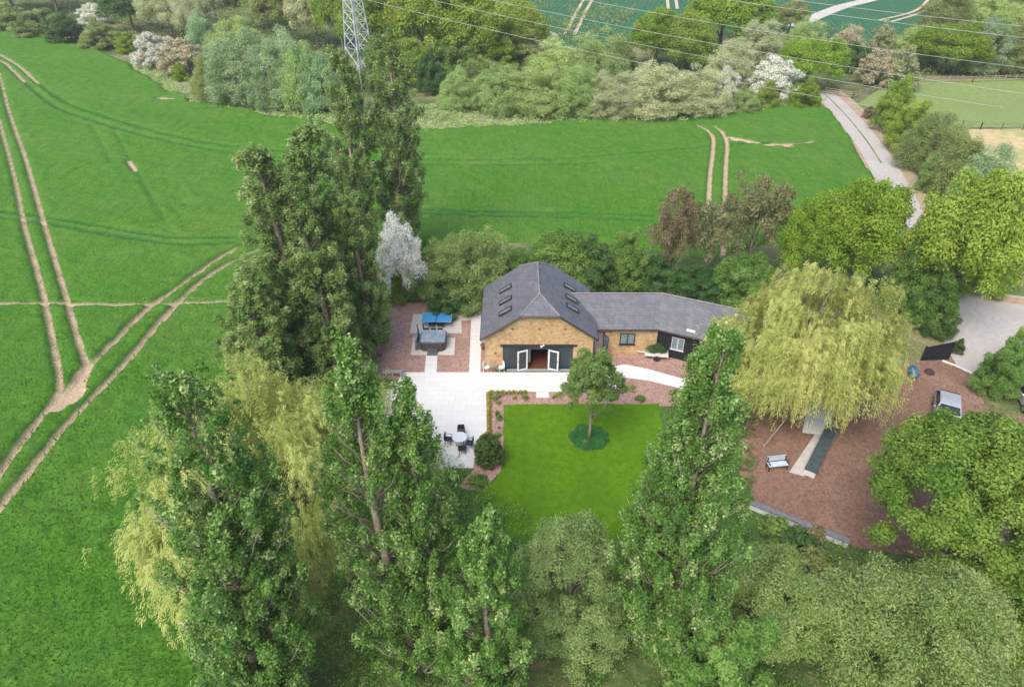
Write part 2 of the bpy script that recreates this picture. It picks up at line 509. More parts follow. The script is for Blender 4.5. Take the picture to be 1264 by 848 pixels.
ys = grow(9, 206, .2, .55)
xr = grow(0, 62, .3, .42); xl = grow(0, 215, .2, .85)
xs = np.concatenate([-xl[::-1][:-1], xr])
GX, GY = np.meshgrid(xs, ys)
soil = np.zeros_like(GX); rut = np.zeros_like(GX)
rg = RG(3)
wob = np.sin(GX * 1.7 + np.sin(GY * 1.1) * 2) * .05 + np.sin(GY * 2.3 + GX * .7) * .05
for px, w, s in TR:
    pl = smooth_line(GP(*px), 6)
    pa = np.array([[p.x, p.y] for p in pl])
    lo, hi = pa.min(0) - 3, pa.max(0) + 3
    msk = (GX > lo[0]) & (GX < hi[0]) & (GY > lo[1]) & (GY < hi[1])
    X, Y = GX[msk], GY[msk]; D = np.full(X.shape, 1e9)
    for a, b in zip(pa[:-1], pa[1:]):
        ab = b - a; t = np.clip(((X - a[0]) * ab[0] + (Y - a[1]) * ab[1]) / max(ab @ ab, 1e-9), 0, 1)
        D = np.minimum(D, np.hypot(X - a[0] - t * ab[0], Y - a[1] - t * ab[1]))
    D = D + wob[msk] * .4
    ww = w / 2
    m = np.clip((ww + .2 - D) / .3, 0, 1)
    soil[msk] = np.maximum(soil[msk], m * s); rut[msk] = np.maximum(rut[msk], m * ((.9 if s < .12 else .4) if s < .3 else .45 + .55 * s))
def vnoise(X, Y, s, seed):
    r = RG(seed); g = r.uniform(size=(256, 256))
    x, y = X / s, Y / s; xi, yi = np.floor(x).astype(int), np.floor(y).astype(int)
    fx, fy = x - xi, y - yi; fx = fx * fx * (3 - 2 * fx); fy = fy * fy * (3 - 2 * fy)
    f = lambda a, b: g[a % 256, b % 256]
    return (f(xi, yi) * (1 - fx) + f(xi + 1, yi) * fx) * (1 - fy) + (f(xi, yi + 1) * (1 - fx) + f(xi + 1, yi + 1) * fx) * fy
crop_h = .55 + .12 * (vnoise(GX, GY, 5, 1) - .5) + .26 * (vnoise(GX, GY, .75, 2) - .5) + .14 * rg.uniform(-.5, .5, GX.shape)
GZ = .02 + crop_h * (1 - rut)
ny, nx = GX.shape
idx = np.arange(nx * ny).reshape(ny, nx)
q = np.stack([idx[:-1, :-1], idx[:-1, 1:], idx[1:, 1:], idx[1:, :-1]], -1).reshape(-1, 4)
cxm = (GX[:-1, :-1] + GX[1:, 1:]) / 2; cym = (GY[:-1, :-1] + GY[1:, 1:]) / 2
edge_w = 1.2 * (vnoise(cxm, cym, 4, 5) - .5)
keep = in_poly((cxm + edge_w).ravel(), (cym + edge_w).ravel(), FIELD)
q = q[keep]
used, inv = np.unique(q, return_inverse=True); q = inv.reshape(-1, 4)
V = np.stack([GX, GY, GZ], -1).reshape(-1, 3)[used]
V[np.bincount(q.ravel(), minlength=len(used)) < 4, 2] = .012
me = bpy.data.meshes.new('field')
me.vertices.add(len(V)); me.vertices.foreach_set('co', V.astype(np.float32).ravel())
me.loops.add(q.size); me.loops.foreach_set('vertex_index', q.astype(np.int32).ravel())
me.polygons.add(len(q)); me.polygons.foreach_set('loop_start', np.arange(len(q), dtype=np.int32) * 4)
at = me.attributes.new('rut_shade', 'FLOAT', 'POINT'); at.data.foreach_set('value', rut.reshape(-1)[used].astype(np.float32))
at = me.attributes.new('soil', 'FLOAT', 'POINT'); at.data.foreach_set('value', soil.reshape(-1)[used].astype(np.float32))
me.update(calc_edges=True)
me.polygons.foreach_set('use_smooth', [True] * len(q))
def mat_field():
    m, nt, b, out = new_mat('crop')
    co = objco(nt)
    stv = objco(nt, (1.0, .35, 1))
    f1 = noise(nt, co, 5, 6, .75); f2 = noise(nt, co, .05, 5, .6); f3 = noise(nt, stv, .7, 5, .7)
    c = ramp(nt, f1, [(.3, (.019, .075, .006)), (.48, (.060, .18, .013)), (.7, (.14, .295, .032))])
    c2 = ramp(nt, f1, [(.32, (.038, .112, .012)), (.68, (.148, .285, .042))])
    c = mixc(nt, ramp(nt, f2, [(.42, (0, 0, 0)), (.62, (1, 1, 1))]), c, c2)
    c = mixc(nt, ramp(nt, f3, [(.5, (0, 0, 0)), (.75, (.5, .5, .5))]), c, (.04, .17, .03))
    fl = nd(nt, 'ShaderNodeAttribute'); fl.attribute_name = 'rut_shade'
    c = mixc(nt, ramp(nt, fl.outputs['Fac'], [(.1, (0, 0, 0)), (.6, (.9, .9, .9))]), c, (.025, .11, .03))  # darker green along the ruts: shade between crop stems, put into the colour
    f4 = noise(nt, co, 1.1, 6, .8)
    c = mixc(nt, ramp(nt, f4, [(.56, (0, 0, 0)), (.72, (.6, .6, .6))]), c, (.03, .13, .035))
    wm = nd(nt, 'ShaderNodeMapping'); wm.inputs['Rotation'].default_value = (0, 0, R(-18)); wm.inputs['Scale'].default_value = (1.6, .16, 1); L(nt, co, wm.inputs[0])
    c = mixc(nt, ramp(nt, noise(nt, wm.outputs[0], 1.5, 6, .75), [(.46, (0, 0, 0)), (.7, (.6, .6, .6))]), c, (.04, .135, .016))
    f5 = noise(nt, co, .22, 5, .7)
    c = mixc(nt, ramp(nt, f5, [(.5, (0, 0, 0)), (.68, (.3, .3, .3))]), c, (.13, .24, .05))
    s = noise(nt, co, 4, 5, .7)
    so = ramp(nt, s, [(.3, (.34, .25, .15)), (.7, (.60, .48, .34))])
    a = nd(nt, 'ShaderNodeAttribute'); a.attribute_name = 'soil'
    ad = nd(nt, 'ShaderNodeMath', operation='ADD'); L(nt, a.outputs['Fac'], ad.inputs[0])
    sb = nd(nt, 'ShaderNodeMath', operation='MULTIPLY_ADD'); L(nt, noise(nt, co, 7, 5, .8), sb.inputs[0]); sb.inputs[1].default_value = .6; sb.inputs[2].default_value = -.3
    L(nt, sb.outputs[0], ad.inputs[1])
    fac = ramp(nt, ad.outputs[0], [(.3, (0, 0, 0)), (.8, (1, 1, 1))])
    L(nt, mixc(nt, fac, c, so), b.inputs['Base Color'])
    b.inputs['Roughness'].default_value = .9; b.inputs['Specular IOR Level'].default_value = .15
    bump(nt, b, f1, .7, .2); return m
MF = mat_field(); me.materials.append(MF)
o = bpy.data.objects.new('field', me); COL.objects.link(o); o['kind'] = 'structure'

# standing blades of the crop: nearest part of the field, beyond counting
rg = RG(11)
n = 620000
bx = rg.uniform(-120, 50, n) ; by = 10 + 120 * rg.uniform(size=n) ** 1.5
ix = np.clip(np.searchsorted(xs, bx), 0, nx - 1); iy = np.clip(np.searchsorted(ys, by), 0, ny - 1)
ok = in_poly(bx, by, FIELD) & (rut[iy, ix] < .2) & (rg.uniform(size=n) < np.exp(-(np.hypot(bx, by) / 62) ** 3))
bx, by, bz = bx[ok], by[ok], GZ[iy, ix][ok]
n = len(bx)
az = rg.uniform(0, 6.28, n); hl = rg.uniform(.12, .34, n); wd = rg.uniform(.02, .045, n)
Vb = np.empty((n, 3, 3))
dx, dy = np.cos(az), np.sin(az)
Vb[:, 0] = np.stack([bx - dx * wd, by - dy * wd, bz - .12], 1)
Vb[:, 1] = np.stack([bx + dx * wd, by + dy * wd, bz - .12], 1)
lx, ly = rg.normal(size=n) * .16 + .05, rg.normal(size=n) * .16
Vb[:, 2] = np.stack([bx + lx, by + ly, bz + hl], 1)
tn = np.clip(.55 * vnoise(bx, by, 1.6, 9) + .45 * rg.uniform(size=n), 0, 1)
mc = mesh_from_quads('crop_blades', Vb.reshape(-1, 3), [mat_leaf('crop_leaf', (.010, .068, .005), (.085, .27, .022), .3, 0)], {'tint': tn}, 3)
o = bpy.data.objects.new('crop_blades', mc); COL.objects.link(o)
tag(o, 'bright green young cereal crop standing in the big field on the left', 'crop', kind='stuff')

# ---- far field, teal
def mat_far():
    m, nt, b, out = new_mat('far_crop')
    co = objco(nt); w = nd(nt, 'ShaderNodeTexWave', wave_type='BANDS', bands_direction='X')
    mp = nd(nt, 'ShaderNodeMapping'); mp.inputs['Rotation'].default_value = (0, 0, R(14)); L(nt, co, mp.inputs[0]); L(nt, mp.outputs[0], w.inputs['Vector'])
    w.inputs['Scale'].default_value = .22; w.inputs['Distortion'].default_value = .6
    f = noise(nt, co, .5, 5, .7)
    c = ramp(nt, f, [(.3, (.016, .08, .036)), (.7, (.055, .165, .07))])
    c = mixc(nt, ramp(nt, w.outputs['Fac'], [(.3, (0, 0, 0)), (.9, (.45, .45, .45))]), c, (.06, .16, .10))
    L(nt, c, b.inputs['Base Color']); b.inputs['Roughness'].default_value = .95; b.inputs['Specular IOR Level'].default_value = .1
    bump(nt, b, f, .6, .3)
    return m
MFAR = mat_far()
poly_sheet('far_field', GP((470, -30), (500, 40), (640, 62), (730, 66), (800, 52), (930, 40), (1010, 45), (1090, 60), (1165, 28), (1300, -30)), .10, MFAR)
SOIL = mat_noise('bare_soil', (.40, .30, .20), (.66, .54, .42), 3, .95, 5)
for pl in (((730, -12), (716, 8), (697, 44)), ((739, -12), (727, 8), (709, 44)), ((822, -12), (825, 12)), ((832, -12), (836, 12)), ((1150, -4), (1130, 14), (1085, 26)), ((1160, -4), (1142, 14), (1100, 28))):
    poly_sheet('track', strip(smooth_line(GP(*pl)), .9), .14, SOIL)
TRACKM = mat_noise('chalk_track', (.42, .39, .35), (.58, .54, .50), .8, .95, 5, bmp=.02)
poly_sheet('path', strip(smooth_line(GP((1110, -14), (1075, 0), (1040, 9), (1006, 22), (980, 34))), 4.2), .15, TRACKM)

# verge, paddock, lane, drive
VERGE = mat_noise('dry_verge', (.13, .15, .07), (.34, .33, .20), 1.5, .95, 6, (.10, .15, .05), .15, bmp=.2)
poly_sheet('verge', GP((150, 72), (200, 66), (330, 128), (410, 140), (545, 128), (720, 140), (1015, 116), (1020, 134), (900, 146), (720, 156), (640, 161), (520, 167), (410, 161), (330, 147), (235, 131), (180, 103)), .012, VERGE)
PADD = mat_noise('paddock', (.13, .21, .055), (.26, .32, .11), 1.2, .95, 6, (.18, .25, .075), .08, bmp=.08)
poly_sheet('paddock', GP((1060, 128), (1100, 100), (1320, 96), (1420, 156), (1205, 158), (1130, 155)), .02, PADD)
STRAW = mat_noise('straw_ground', (.34, .28, .13), (.60, .50, .27), .8, .95, 6, (.30, .33, .13), .12, bmp=.05)
poly_sheet('dry_paddock', GP((1195, 160), (1420, 158), (1500, 335), (1250, 330)), .02, STRAW)
MARG = mat_noise('lane_margin', (.26, .20, .12), (.44, .36, .24), 1.2, .95, 6)
LANE = [(1012, 112), (1024, 122), (1046, 145), (1068, 172), (1088, 202), (1104, 232), (1122, 268), (1150, 320), (1185, 372), (1225, 400)]
poly_sheet('lane_verge', strip(smooth_line(GP(*[(x + 6, y) for x, y in LANE])), 6.2), .024, MARG)
GRAV = mat_noise('pale_gravel', (.36, .335, .315), (.50, .475, .455), 2.5, .95, 6, (.40, .37, .34), .2, bmp=.02)
poly_sheet('lane', strip(smooth_line(GP(*LANE)), [4.0] * 73), .034, GRAV)
poly_sheet('lane_crown', strip(smooth_line(GP(*LANE[:5])), .28), .040, VERGE)
poly_sheet('drive', GP((1150, 330), (1215, 360), (1400, 385), (1400, 520), (1250, 485), (1180, 450), (1165, 425)), .028, GRAV)
poly_sheet('drive_verge', GP((1205, 356), (1264, 335), (1400, 330), (1400, 383), (1264, 372), (1222, 366)), .022, mat_noise('drive_grass', (.07, .12, .03), (.2, .25, .08), 2, .95))
poly_sheet('dirt_edge', GP((1222, 364), (1264, 369), (1400, 380), (1400, 388), (1264, 377), (1225, 371)), .032, mat_noise('dirt', (.35, .24, .15), (.5, .37, .25), 2, .95))

# garden surfaces
def mat_chip(name, a, b_, c_):
    m, nt, b, out = new_mat(name)
    co = objco(nt)
    v = nd(nt, 'ShaderNodeTexVoronoi'); v.inputs['Scale'].default_value = 7; L(nt, co, v.inputs['Vector'])
    f = noise(nt, co, 3, 6, .75); f2 = noise(nt, co, .25, 4)
    c = ramp(nt, v.outputs['Color'], [(.15, a), (.85, b_)])
    c = mixc(nt, ramp(nt, f, [(.35, (0, 0, 0)), (.7, (.7, .7, .7))]), c, c_)
    c = mixc(nt, ramp(nt, f2, [(.4, (0, 0, 0)), (.65, (.45, .45, .45))]), c, a)
    L(nt, c, b.inputs['Base Color']); b.inputs['Roughness'].default_value = .95; b.inputs['Specular IOR Level'].default_value = .15
    bump(nt, b, v.outputs['Distance'], .6, .03); return m
CHIP = mat_chip('red_gravel', (.24, .135, .11), (.48, .33, .28), (.42, .285, .24))
YARD = mat_chip('bark_yard', (.14, .08, .056), (.31, .19, .14), (.29, .19, .15))
poly_sheet('garden_soil', GP((415, 372), (600, 368), (900, 368), (960, 420), (940, 700), (560, 700), (560, 600), (430, 500)), .008, mat_noise('garden_grass', (.03, .085, .015), (.10, .17, .045), 2.2, .95, 6))
poly_sheet('gravel', GP((440, 374), (610, 374), (612, 470), (500, 470), (432, 462)), .016, CHIP)
poly_sheet('side_gravel', GP((720, 425), (880, 425), (945, 470), (945, 500), (800, 500), (720, 470)), .016, CHIP)
poly_sheet('yard', GP((1070, 452), (1180, 443), (1205, 462), (1215, 500), (1330, 540), (1330, 720), (1060, 676), (940, 632), (900, 560), (950, 470)), .016, YARD)

def mat_paving(name, c1, c2, mort, bw=.9, bh=.6):
    m, nt, b, out = new_mat(name)
    co = objco(nt)
    br = nd(nt, 'ShaderNodeTexBrick'); L(nt, co, br.inputs['Vector'])
    br.inputs['Color1'].default_value = (*c1, 1); br.inputs['Color2'].default_value = (*c2, 1); br.inputs['Mortar'].default_value = (*mort, 1)
    br.inputs['Scale'].default_value = 1; br.inputs['Mortar Size'].default_value = .012; br.inputs['Brick Width'].default_value = bw; br.inputs['Row Height'].default_value = bh
    f = noise(nt, co, 1.2, 6, .7)
    c = mixc(nt, ramp(nt, f, [(.35, (0, 0, 0)), (.8, (.5, .5, .5))]), br.outputs['Color'], tuple(x * .9 for x in c1))
    L(nt, c, b.inputs['Base Color']); b.inputs['Roughness'].default_value = .75
    return m
PAVE = mat_paving('pale_paving', (.70, .70, .695), (.645, .645, .64), (.53, .53, .525))
PAVE2 = mat_paving('buff_paving', (.60, .57, .53), (.54, .52, .48), (.44, .42, .39))
arc = [(601, 545), (594, 552), (588, 563), (584, 578)]
poly_sheet('patio', GP((497, 460), (733, 460), (737, 470), (760, 484), (600, 484), *arc, (560, 578), (470, 578), (430, 520), (490, 474)), .05, PAVE, thick=.05)
poly_sheet('terrace_path', GP((733, 459.7), (770, 450), (800, 456), (850, 470), (905, 490), (905, 501), (850, 482), (800, 470), (770, 466), (760, 483.6), (737, 469.7)), .046, PAVE, thick=.05)
poly_sheet('table_slab', GP((510, 388.5), (569, 388.5), (570, 411.5), (506, 411.5)), .04, PAVE2, thick=.04)
poly_sheet('tub_slab', GP((510, 417.5), (562, 417.5), (561, 438.5), (507, 438.5)), .04, PAVE2, thick=.04)
poly_sheet('tub_path', GP((526, 438.7), (540, 438.7), (539, 459.8), (524, 459.8)), .044, PAVE, thick=.04)
poly_sheet('side_path', GP((582, 387), (598, 387), (598, 394), (595, 394), (593, 459.8), (579, 459.8)), .044, PAVE, thick=.04)
poly_sheet('link_path', GP((569.3, 388.7), (581.7, 388.7), (581.4, 396), (569.5, 396)), .042, PAVE2, thick=.04)
poly_sheet('step_slab', GP((662, 484.3), (677, 484.3), (678, 491), (662, 491)), .042, PAVE, thick=.05)
# planting bed and lawn
poly_sheet('bed', GP((600, 484.6), (860, 484.6), (860, 502), (622, 500), (621, 580), (600, 600), (580, 606), (566, 600), (584, 580), (588, 564), (601, 546)), .024, CHIP)
def mat_lawn(name, a, b_, c_):
    m, nt, b, out = new_mat(name)
    co = objco(nt)
    f = noise(nt, co, 9, 6, .75); f2 = noise(nt, co, .45, 4, .6); f3 = noise(nt, co, 1.8, 4, .6)
    c = ramp(nt, f, [(.3, a), (.7, b_)])
    c = mixc(nt, ramp(nt, f2, [(.36, (0, 0, 0)), (.62, (.9, .9, .9))]), c, c_)
    c = mixc(nt, ramp(nt, f3, [(.46, (0, 0, 0)), (.7, (.6, .6, .6))]), c, a)
    L(nt, c, b.inputs['Base Color']); b.inputs['Roughness'].default_value = .95; b.inputs['Specular IOR Level'].default_value = .1
    bump(nt, b, f, .5, .04); return m
lawn_px = [(622, 499), (813, 499), (822, 560), (815, 640), (770, 668), (700, 676), (640, 668), (605, 640), (586, 612), (600, 600), (614, 590), (621, 576)]
def rough_edge(pts, step=.35, amp=.05, seed=5):
    rr = random.Random(seed); out = []
    for a, b in zip(pts, pts[1:] + pts[:1]):
        a, b = Vector(a), Vector(b); n = max(1, int((b - a).length / step))
        for k in range(n): out.append(tuple(a.lerp(b, k / n) + Vector((rr.gauss(0, amp), rr.gauss(0, amp)))))
    return out
poly_sheet('lawn', rough_edge(GP(*lawn_px)), .032, mat_lawn('mown_lawn', (.055, .14, .006), (.15, .29, .013), (.08, .18, .008)))
c0 = G(726, 541)
ring = [(c0.x + 1.32 * math.cos(t * math.pi / 20) * (1 + .04 * math.sin(t * 1.7)), c0.y + 1.26 * math.sin(t * math.pi / 20)) for t in range(40)]
poly_sheet('tree_ring_soil', [(c0.x + (p[0] - c0.x) * 1.08, c0.y + (p[1] - c0.y) * 1.08) for p in ring], .036, mat_noise('ring_edge', (.14, .17, .04), (.26, .25, .10), 5, .95))
poly_sheet('tree_ring', ring, .040, mat_noise('ring_grass', (.02, .09, .02), (.06, .18, .05), 6, .95, 5, bmp=.05))
rg = RG(21)
def turf(name, n, cx, cy, rad_fn, h, mat, label, cat):
    a = rg.uniform(0, 6.28, n); r = np.sqrt(rg.uniform(size=n)) * rad_fn
    x, y = cx + np.cos(a) * r, cy + np.sin(a) * r * .95
    az = rg.uniform(0, 6.28, n); w = .02; hh = rg.uniform(.4, 1, n) * h
    Vb = np.empty((n, 3, 3))
    Vb[:, 0] = np.stack([x - np.cos(az) * w, y - np.sin(az) * w, np.full(n, .03)], 1)
    Vb[:, 1] = np.stack([x + np.cos(az) * w, y + np.sin(az) * w, np.full(n, .03)], 1)
    Vb[:, 2] = np.stack([x + rg.normal(size=n) * .07, y + rg.normal(size=n) * .07, .04 + hh], 1)
    m = mesh_from_quads(name, Vb.reshape(-1, 3), [mat], {'tint': rg.uniform(size=n)}, 3)
    o = bpy.data.objects.new(name, m); COL.objects.link(o); tag(o, label, cat, kind='stuff')

# ================================================================== HOUSE
def mat_brick():
    m, nt, b, out = new_mat('stock_brick')
    t = nt.nodes.new('ShaderNodeTexCoord'); s = nt.nodes.new('ShaderNodeSeparateXYZ'); L(nt, t.outputs['Object'], s.inputs[0])
    ad = nd(nt, 'ShaderNodeMath', operation='ADD'); L(nt, s.outputs[0], ad.inputs[0]); L(nt, s.outputs[1], ad.inputs[1])
    cb = nt.nodes.new('ShaderNodeCombineXYZ'); L(nt, ad.outputs[0], cb.inputs[0]); L(nt, s.outputs[2], cb.inputs[1])
    br = nd(nt, 'ShaderNodeTexBrick'); L(nt, cb.outputs[0], br.inputs['Vector'])
    for k, c in (('Color1', (.52, .32, .135)), ('Color2', (.34, .175, .075)), ('Mortar', (.50, .40, .28))): br.inputs[k].default_value = (*c, 1)
    br.inputs['Scale'].default_value = 1; br.inputs['Mortar Size'].default_value = .011; br.inputs['Brick Width'].default_value = .23; br.inputs['Row Height'].default_value = .08
    v = nd(nt, 'ShaderNodeTexVoronoi'); v.inputs['Scale'].default_value = 1; mp = nd(nt, 'ShaderNodeMapping'); mp.inputs['Scale'].default_value = (4.4, 9, 1)
    L(nt, cb.outputs[0], mp.inputs[0]); L(nt, mp.outputs[0], v.inputs['Vector'])
    c = mixc(nt, .55, br.outputs['Color'], ramp(nt, v.outputs['Color'], [(.1, (.24, .12, .055)), (.35, (.46, .275, .11)), (.7, (.62, .42, .20)), (.95, (.70, .58, .38))]))
    f = noise(nt, cb.outputs[0], .8, 4); c = mixc(nt, ramp(nt, f, [(.4, (0, 0, 0)), (.75, (.5, .5, .5))]), c, (.62, .50, .32))
    L(nt, c, b.inputs['Base Color']); b.inputs['Roughness'].default_value = .9
    bump(nt, b, br.outputs['Fac'], -.4, .01); return m
def mat_slate():
    m, nt, b, out = new_mat('slate')
    t = nt.nodes.new('ShaderNodeTexCoord'); s = nt.nodes.new('ShaderNodeSeparateXYZ'); L(nt, t.outputs['Object'], s.inputs[0])
    ad = nd(nt, 'ShaderNodeMath', operation='MULTIPLY_ADD'); L(nt, s.outputs[1], ad.inputs[0]); ad.inputs[1].default_value = .83; L(nt, s.outputs[0], ad.inputs[2])
    ml = nd(nt, 'ShaderNodeMath', operation='MULTIPLY'); L(nt, s.outputs[2], ml.inputs[0]); ml.inputs[1].default_value = 1.9
    cb = nt.nodes.new('ShaderNodeCombineXYZ'); L(nt, ad.outputs[0], cb.inputs[0]); L(nt, ml.outputs[0], cb.inputs[1])
    br = nd(nt, 'ShaderNodeTexBrick'); L(nt, cb.outputs[0], br.inputs['Vector'])
    for k, c in (('Color1', (.150, .158, .180)), ('Color2', (.112, .118, .138)), ('Mortar', (.072, .077, .092))): br.inputs[k].default_value = (*c, 1)
    br.inputs['Scale'].default_value = 1; br.inputs['Mortar Size'].default_value = .016; br.inputs['Brick Width'].default_value = .42; br.inputs['Row Height'].default_value = .25
    mp = nd(nt, 'ShaderNodeMapping'); mp.inputs['Scale'].default_value = (2.4, .35, 1); L(nt, cb.outputs[0], mp.inputs[0])
    f = noise(nt, mp.outputs[0], 1.0, 6, .7)
    c = mixc(nt, ramp(nt, f, [(.48, (0, 0, 0)), (.75, (.75, .75, .75))]), br.outputs['Color'], (.07, .085, .11))
    f2 = noise(nt, t.outputs['Object'], 1.3, 6, .7)
    c = mixc(nt, ramp(nt, f2, [(.48, (0, 0, 0)), (.8, (.65, .65, .65))]), c, (.235, .225, .23))
    L(nt, c, b.inputs['Base Color']); b.inputs['Roughness'].default_value = .65
    bump(nt, b, br.outputs['Fac'], -.5, .015); return m
BRICK, SLATE = mat_brick(), mat_slate()
DKFRAME = mat_plain('slate_blue_paint', (.045, .065, .085), .45)
BLACKW = mat_noise('black_boarding', (.008, .010, .014), (.022, .026, .034), 5, .7)
TRIM = mat_plain('dark_trim', (.03, .03, .035), .5)
WHITE = mat_plain('white_paint', (.78, .79, .80), .4)
def mat_glass(name, c, rough=.08):
    m, nt, b, out = new_mat(name)
    f = noise(nt, objco(nt), 1.5, 3)
    L(nt, ramp(nt, f, [(.3, tuple(x * .7 for x in c)), (.7, c)]), b.inputs['Base Color'])
    b.inputs['Roughness'].default_value = rough; b.inputs['Specular IOR Level'].default_value = .4
    return m
GLASS = mat_glass('window_glass', (.04, .055, .07))
GLASSL = mat_glass('curtained_glass', (.20, .27, .30))
SKYL = mat_glass('skylight_glass', (.16, .20, .22), .12)
REDBR = mat_plain('red_brick', (.36, .10, .06), .9)
FLOORM = mat_noise('red_floor', (.10, .028, .02), (.20, .065, .045), 3, .5)
PLASTER = mat_plain('plaster', (.35, .31, .28), .8)

BX0, BX1, BY0, BY1 = -2.2, 6.6, 45.4, 53.0      # barn walls
EH, KH, RH, RX = 3.4, 5.4, 6.4, 2.2            # eaves, hip foot, ridge, ridge x
house = empty('barn_house', (RX, BY0, 0), 0, 'brick barn conversion with grey slate half-hipped roof and a long low side wing', 'house')
HO = Vector((RX, BY0, 0))
def hb(mb, name, mat, parent=house, bevel=0):
    mb.v = [tuple(Vector(v) - HO) for v in mb.v]
    return mb.build(name, mat, parent, bevel)
T = .3
OX0, OX1, OH = -.75, 5.0, 2.4
hipL, hipR = RX - (RH - KH) / .64, RX + (RH - KH) / .64
def gable_top(y0, y1, zb=OH + .22):
    return MB().prism([(BX0, zb), (BX1, zb), (BX1, EH), (hipR, KH), (hipL, KH), (BX0, EH)], 'y', y0, y1)
w = gable_top(BY0, BY0 + T)
w.box(BX0, OX0, BY0, BY0 + T, 0, OH + .22); w.box(OX1, BX1, BY0, BY0 + T, 0, OH + .22)
w.box(BX0, BX0 + T, BY0 + T, BY1 - T, 0, EH); w.box(BX1 - T, BX1, BY0 + T, BY1 - T, 0, EH)
w.prism([(BX0, 0), (BX1, 0), (BX1, EH), (hipR, KH), (hipL, KH), (BX0, EH)], 'y', BY1 - T, BY1)
hb(w, 'wall', BRICK)
hb(MB().box(OX0 - .22, OX1 + .32, BY0 - .06, BY0 + T - .02, OH, OH + .2), 'lintel', TRIM, bevel=.01)
# roof shells with thickness
def slab(mb, pts, th=.14):
    n = len(pts); a = [Vector(p) for p in pts]
    b = [p - Vector((0, 0, th)) for p in a]
    return mb.add(a + b, [tuple(range(n)), tuple(range(2 * n - 1, n - 1, -1))] + [(i, n + i, n + (i + 1) % n, (i + 1) % n) for i in range(n)])
ov, yo = .35, .28
f0, f1 = BY0 - yo, BY1 + yo
eL = (BX0 - ov, EH - ov * .64 + .12); eR = (BX1 + ov, EH - ov * .64 + .12)
KZ, RZ = KH + .12, RH + .12
ra, rb = 46.9, 52.1
roof = MB()
slab(roof, [(eL[0], f1, eL[1]), (eL[0], f0, eL[1]), (hipL, f0, KZ), (RX, ra, RZ), (RX, rb, RZ), (hipL, f1, KZ)])
slab(roof, [(eR[0], f0, eR[1]), (eR[0], f1, eR[1]), (hipR, f1, KZ), (RX, rb, RZ), (RX, ra, RZ), (hipR, f0, KZ)])
slab(roof, [(hipL, f0, KZ), (hipR, f0, KZ), (RX, ra, RZ)])
slab(roof, [(hipR, f1, KZ), (hipL, f1, KZ), (RX, rb, RZ)])
ROOF = hb(roof, 'roof', SLATE)
rc = MB()
RIDGEM = mat_noise('ridge_tile', (.15, .14, .15), (.30, .28, .28), 4, .8)
rc.tube([(RX, ra, RZ + .02), (RX, rb, RZ + .02)], .085, 8)
for p in ((hipL, f0, KZ + .01), (hipR, f0, KZ + .01)): rc.tube([p, (RX, ra, RZ + .02)], .07, 6)
for p in ((hipL, f1, KZ + .01), (hipR, f1, KZ + .01)): rc.tube([p, (RX, rb, RZ + .02)], .07, 6)
hb(rc, 'ridge_tiles', RIDGEM, ROOF)
bg = MB()
for a, b in (((eL[0], f0 - .02, eL[1] - .1), (hipL, f0 - .02, KZ - .1)), ((hipL, f0 - .02, KZ - .1), (hipR, f0 - .02, KZ - .1)), ((hipR, f0 - .02, KZ - .1), (eR[0], f0 - .02, eR[1] - .1))):
    bg.tube([a, b], .075, 4)
hb(bg, 'barge_board', TRIM, ROOF)
for x, z in (eL, eR): hb(MB().tube([(x, f0 + .05, z - .1), (x, f1 - .05, z - .1)], .06, 6), 'gutter', TRIM, ROOF)
hb(MB().tube([(BX1 + .06, BY0 - .08, EH - .15), (BX1 + .06, BY0 - .08, .1)], .045, 6), 'downpipe', TRIM)
# skylights: three on each slope
slope = math.atan(.64)
for side in (-1, 1):
    for yy in ((47.0, 48.7, 50.6) if side < 0 else (47.5, 49.0, 50.8)):
        xx = RX + side * 2.75; zz = RZ - 2.75 * .64
        m = Matrix.Translation((xx, yy, zz)) @ Matrix.Rotation(side * slope, 4, 'Y')
        fr = MB()
        for b in ((-.62, -.54, -.30, .30), (.54, .62, -.30, .30), (-.54, .54, -.30, -.24), (-.54, .54, .24, .30)):
            fr.box(b[0], b[1], b[2], b[3], .01, .09, m)
        s = hb(fr, 'skylight', TRIM, ROOF)
        hb(MB().box(-.538, .538, -.238, .238, .02, .055, m), 'pane', SKYL, s)
# glazed front screen
FY = BY0 + .12
fr = MB()
fr.box(OX0, OX1, FY, FY + .09, OH - .36, OH); fr.box(OX0, OX0 + .45, FY, FY + .09, .05, OH - .36); fr.box(OX1 - .3, OX1, FY, FY + .09, .05, OH - .36)
for x in (.52, 1.32, 2.95, 3.72): fr.box(x - .05, x + .05, FY, FY + .09, .05, OH - .36)
fr.box(OX0 + .45, 1.27, FY + .01, FY + .08, .05, .5 - .3); fr.box(3.0, OX1 - .3, FY + .01, FY + .08, .05, .2)
scr = hb(fr, 'glazed_screen', DKFRAME)
for a, b in ((OX0 + .45, .47), (.57, 1.27), (3.0, 3.67), (3.77, OX1 - .3)):
    hb(MB().box(a + .004, b - .004, FY + .03, FY + .05, .205, OH - .365), 'pane', GLASS, scr)
hb(MB().box(OX0 + .3, OX1 - .2, BY0 - .22, BY0 - .003, .051, .12), 'door_sill', mat_plain('grey_sill', (.34, .34, .36), .6))
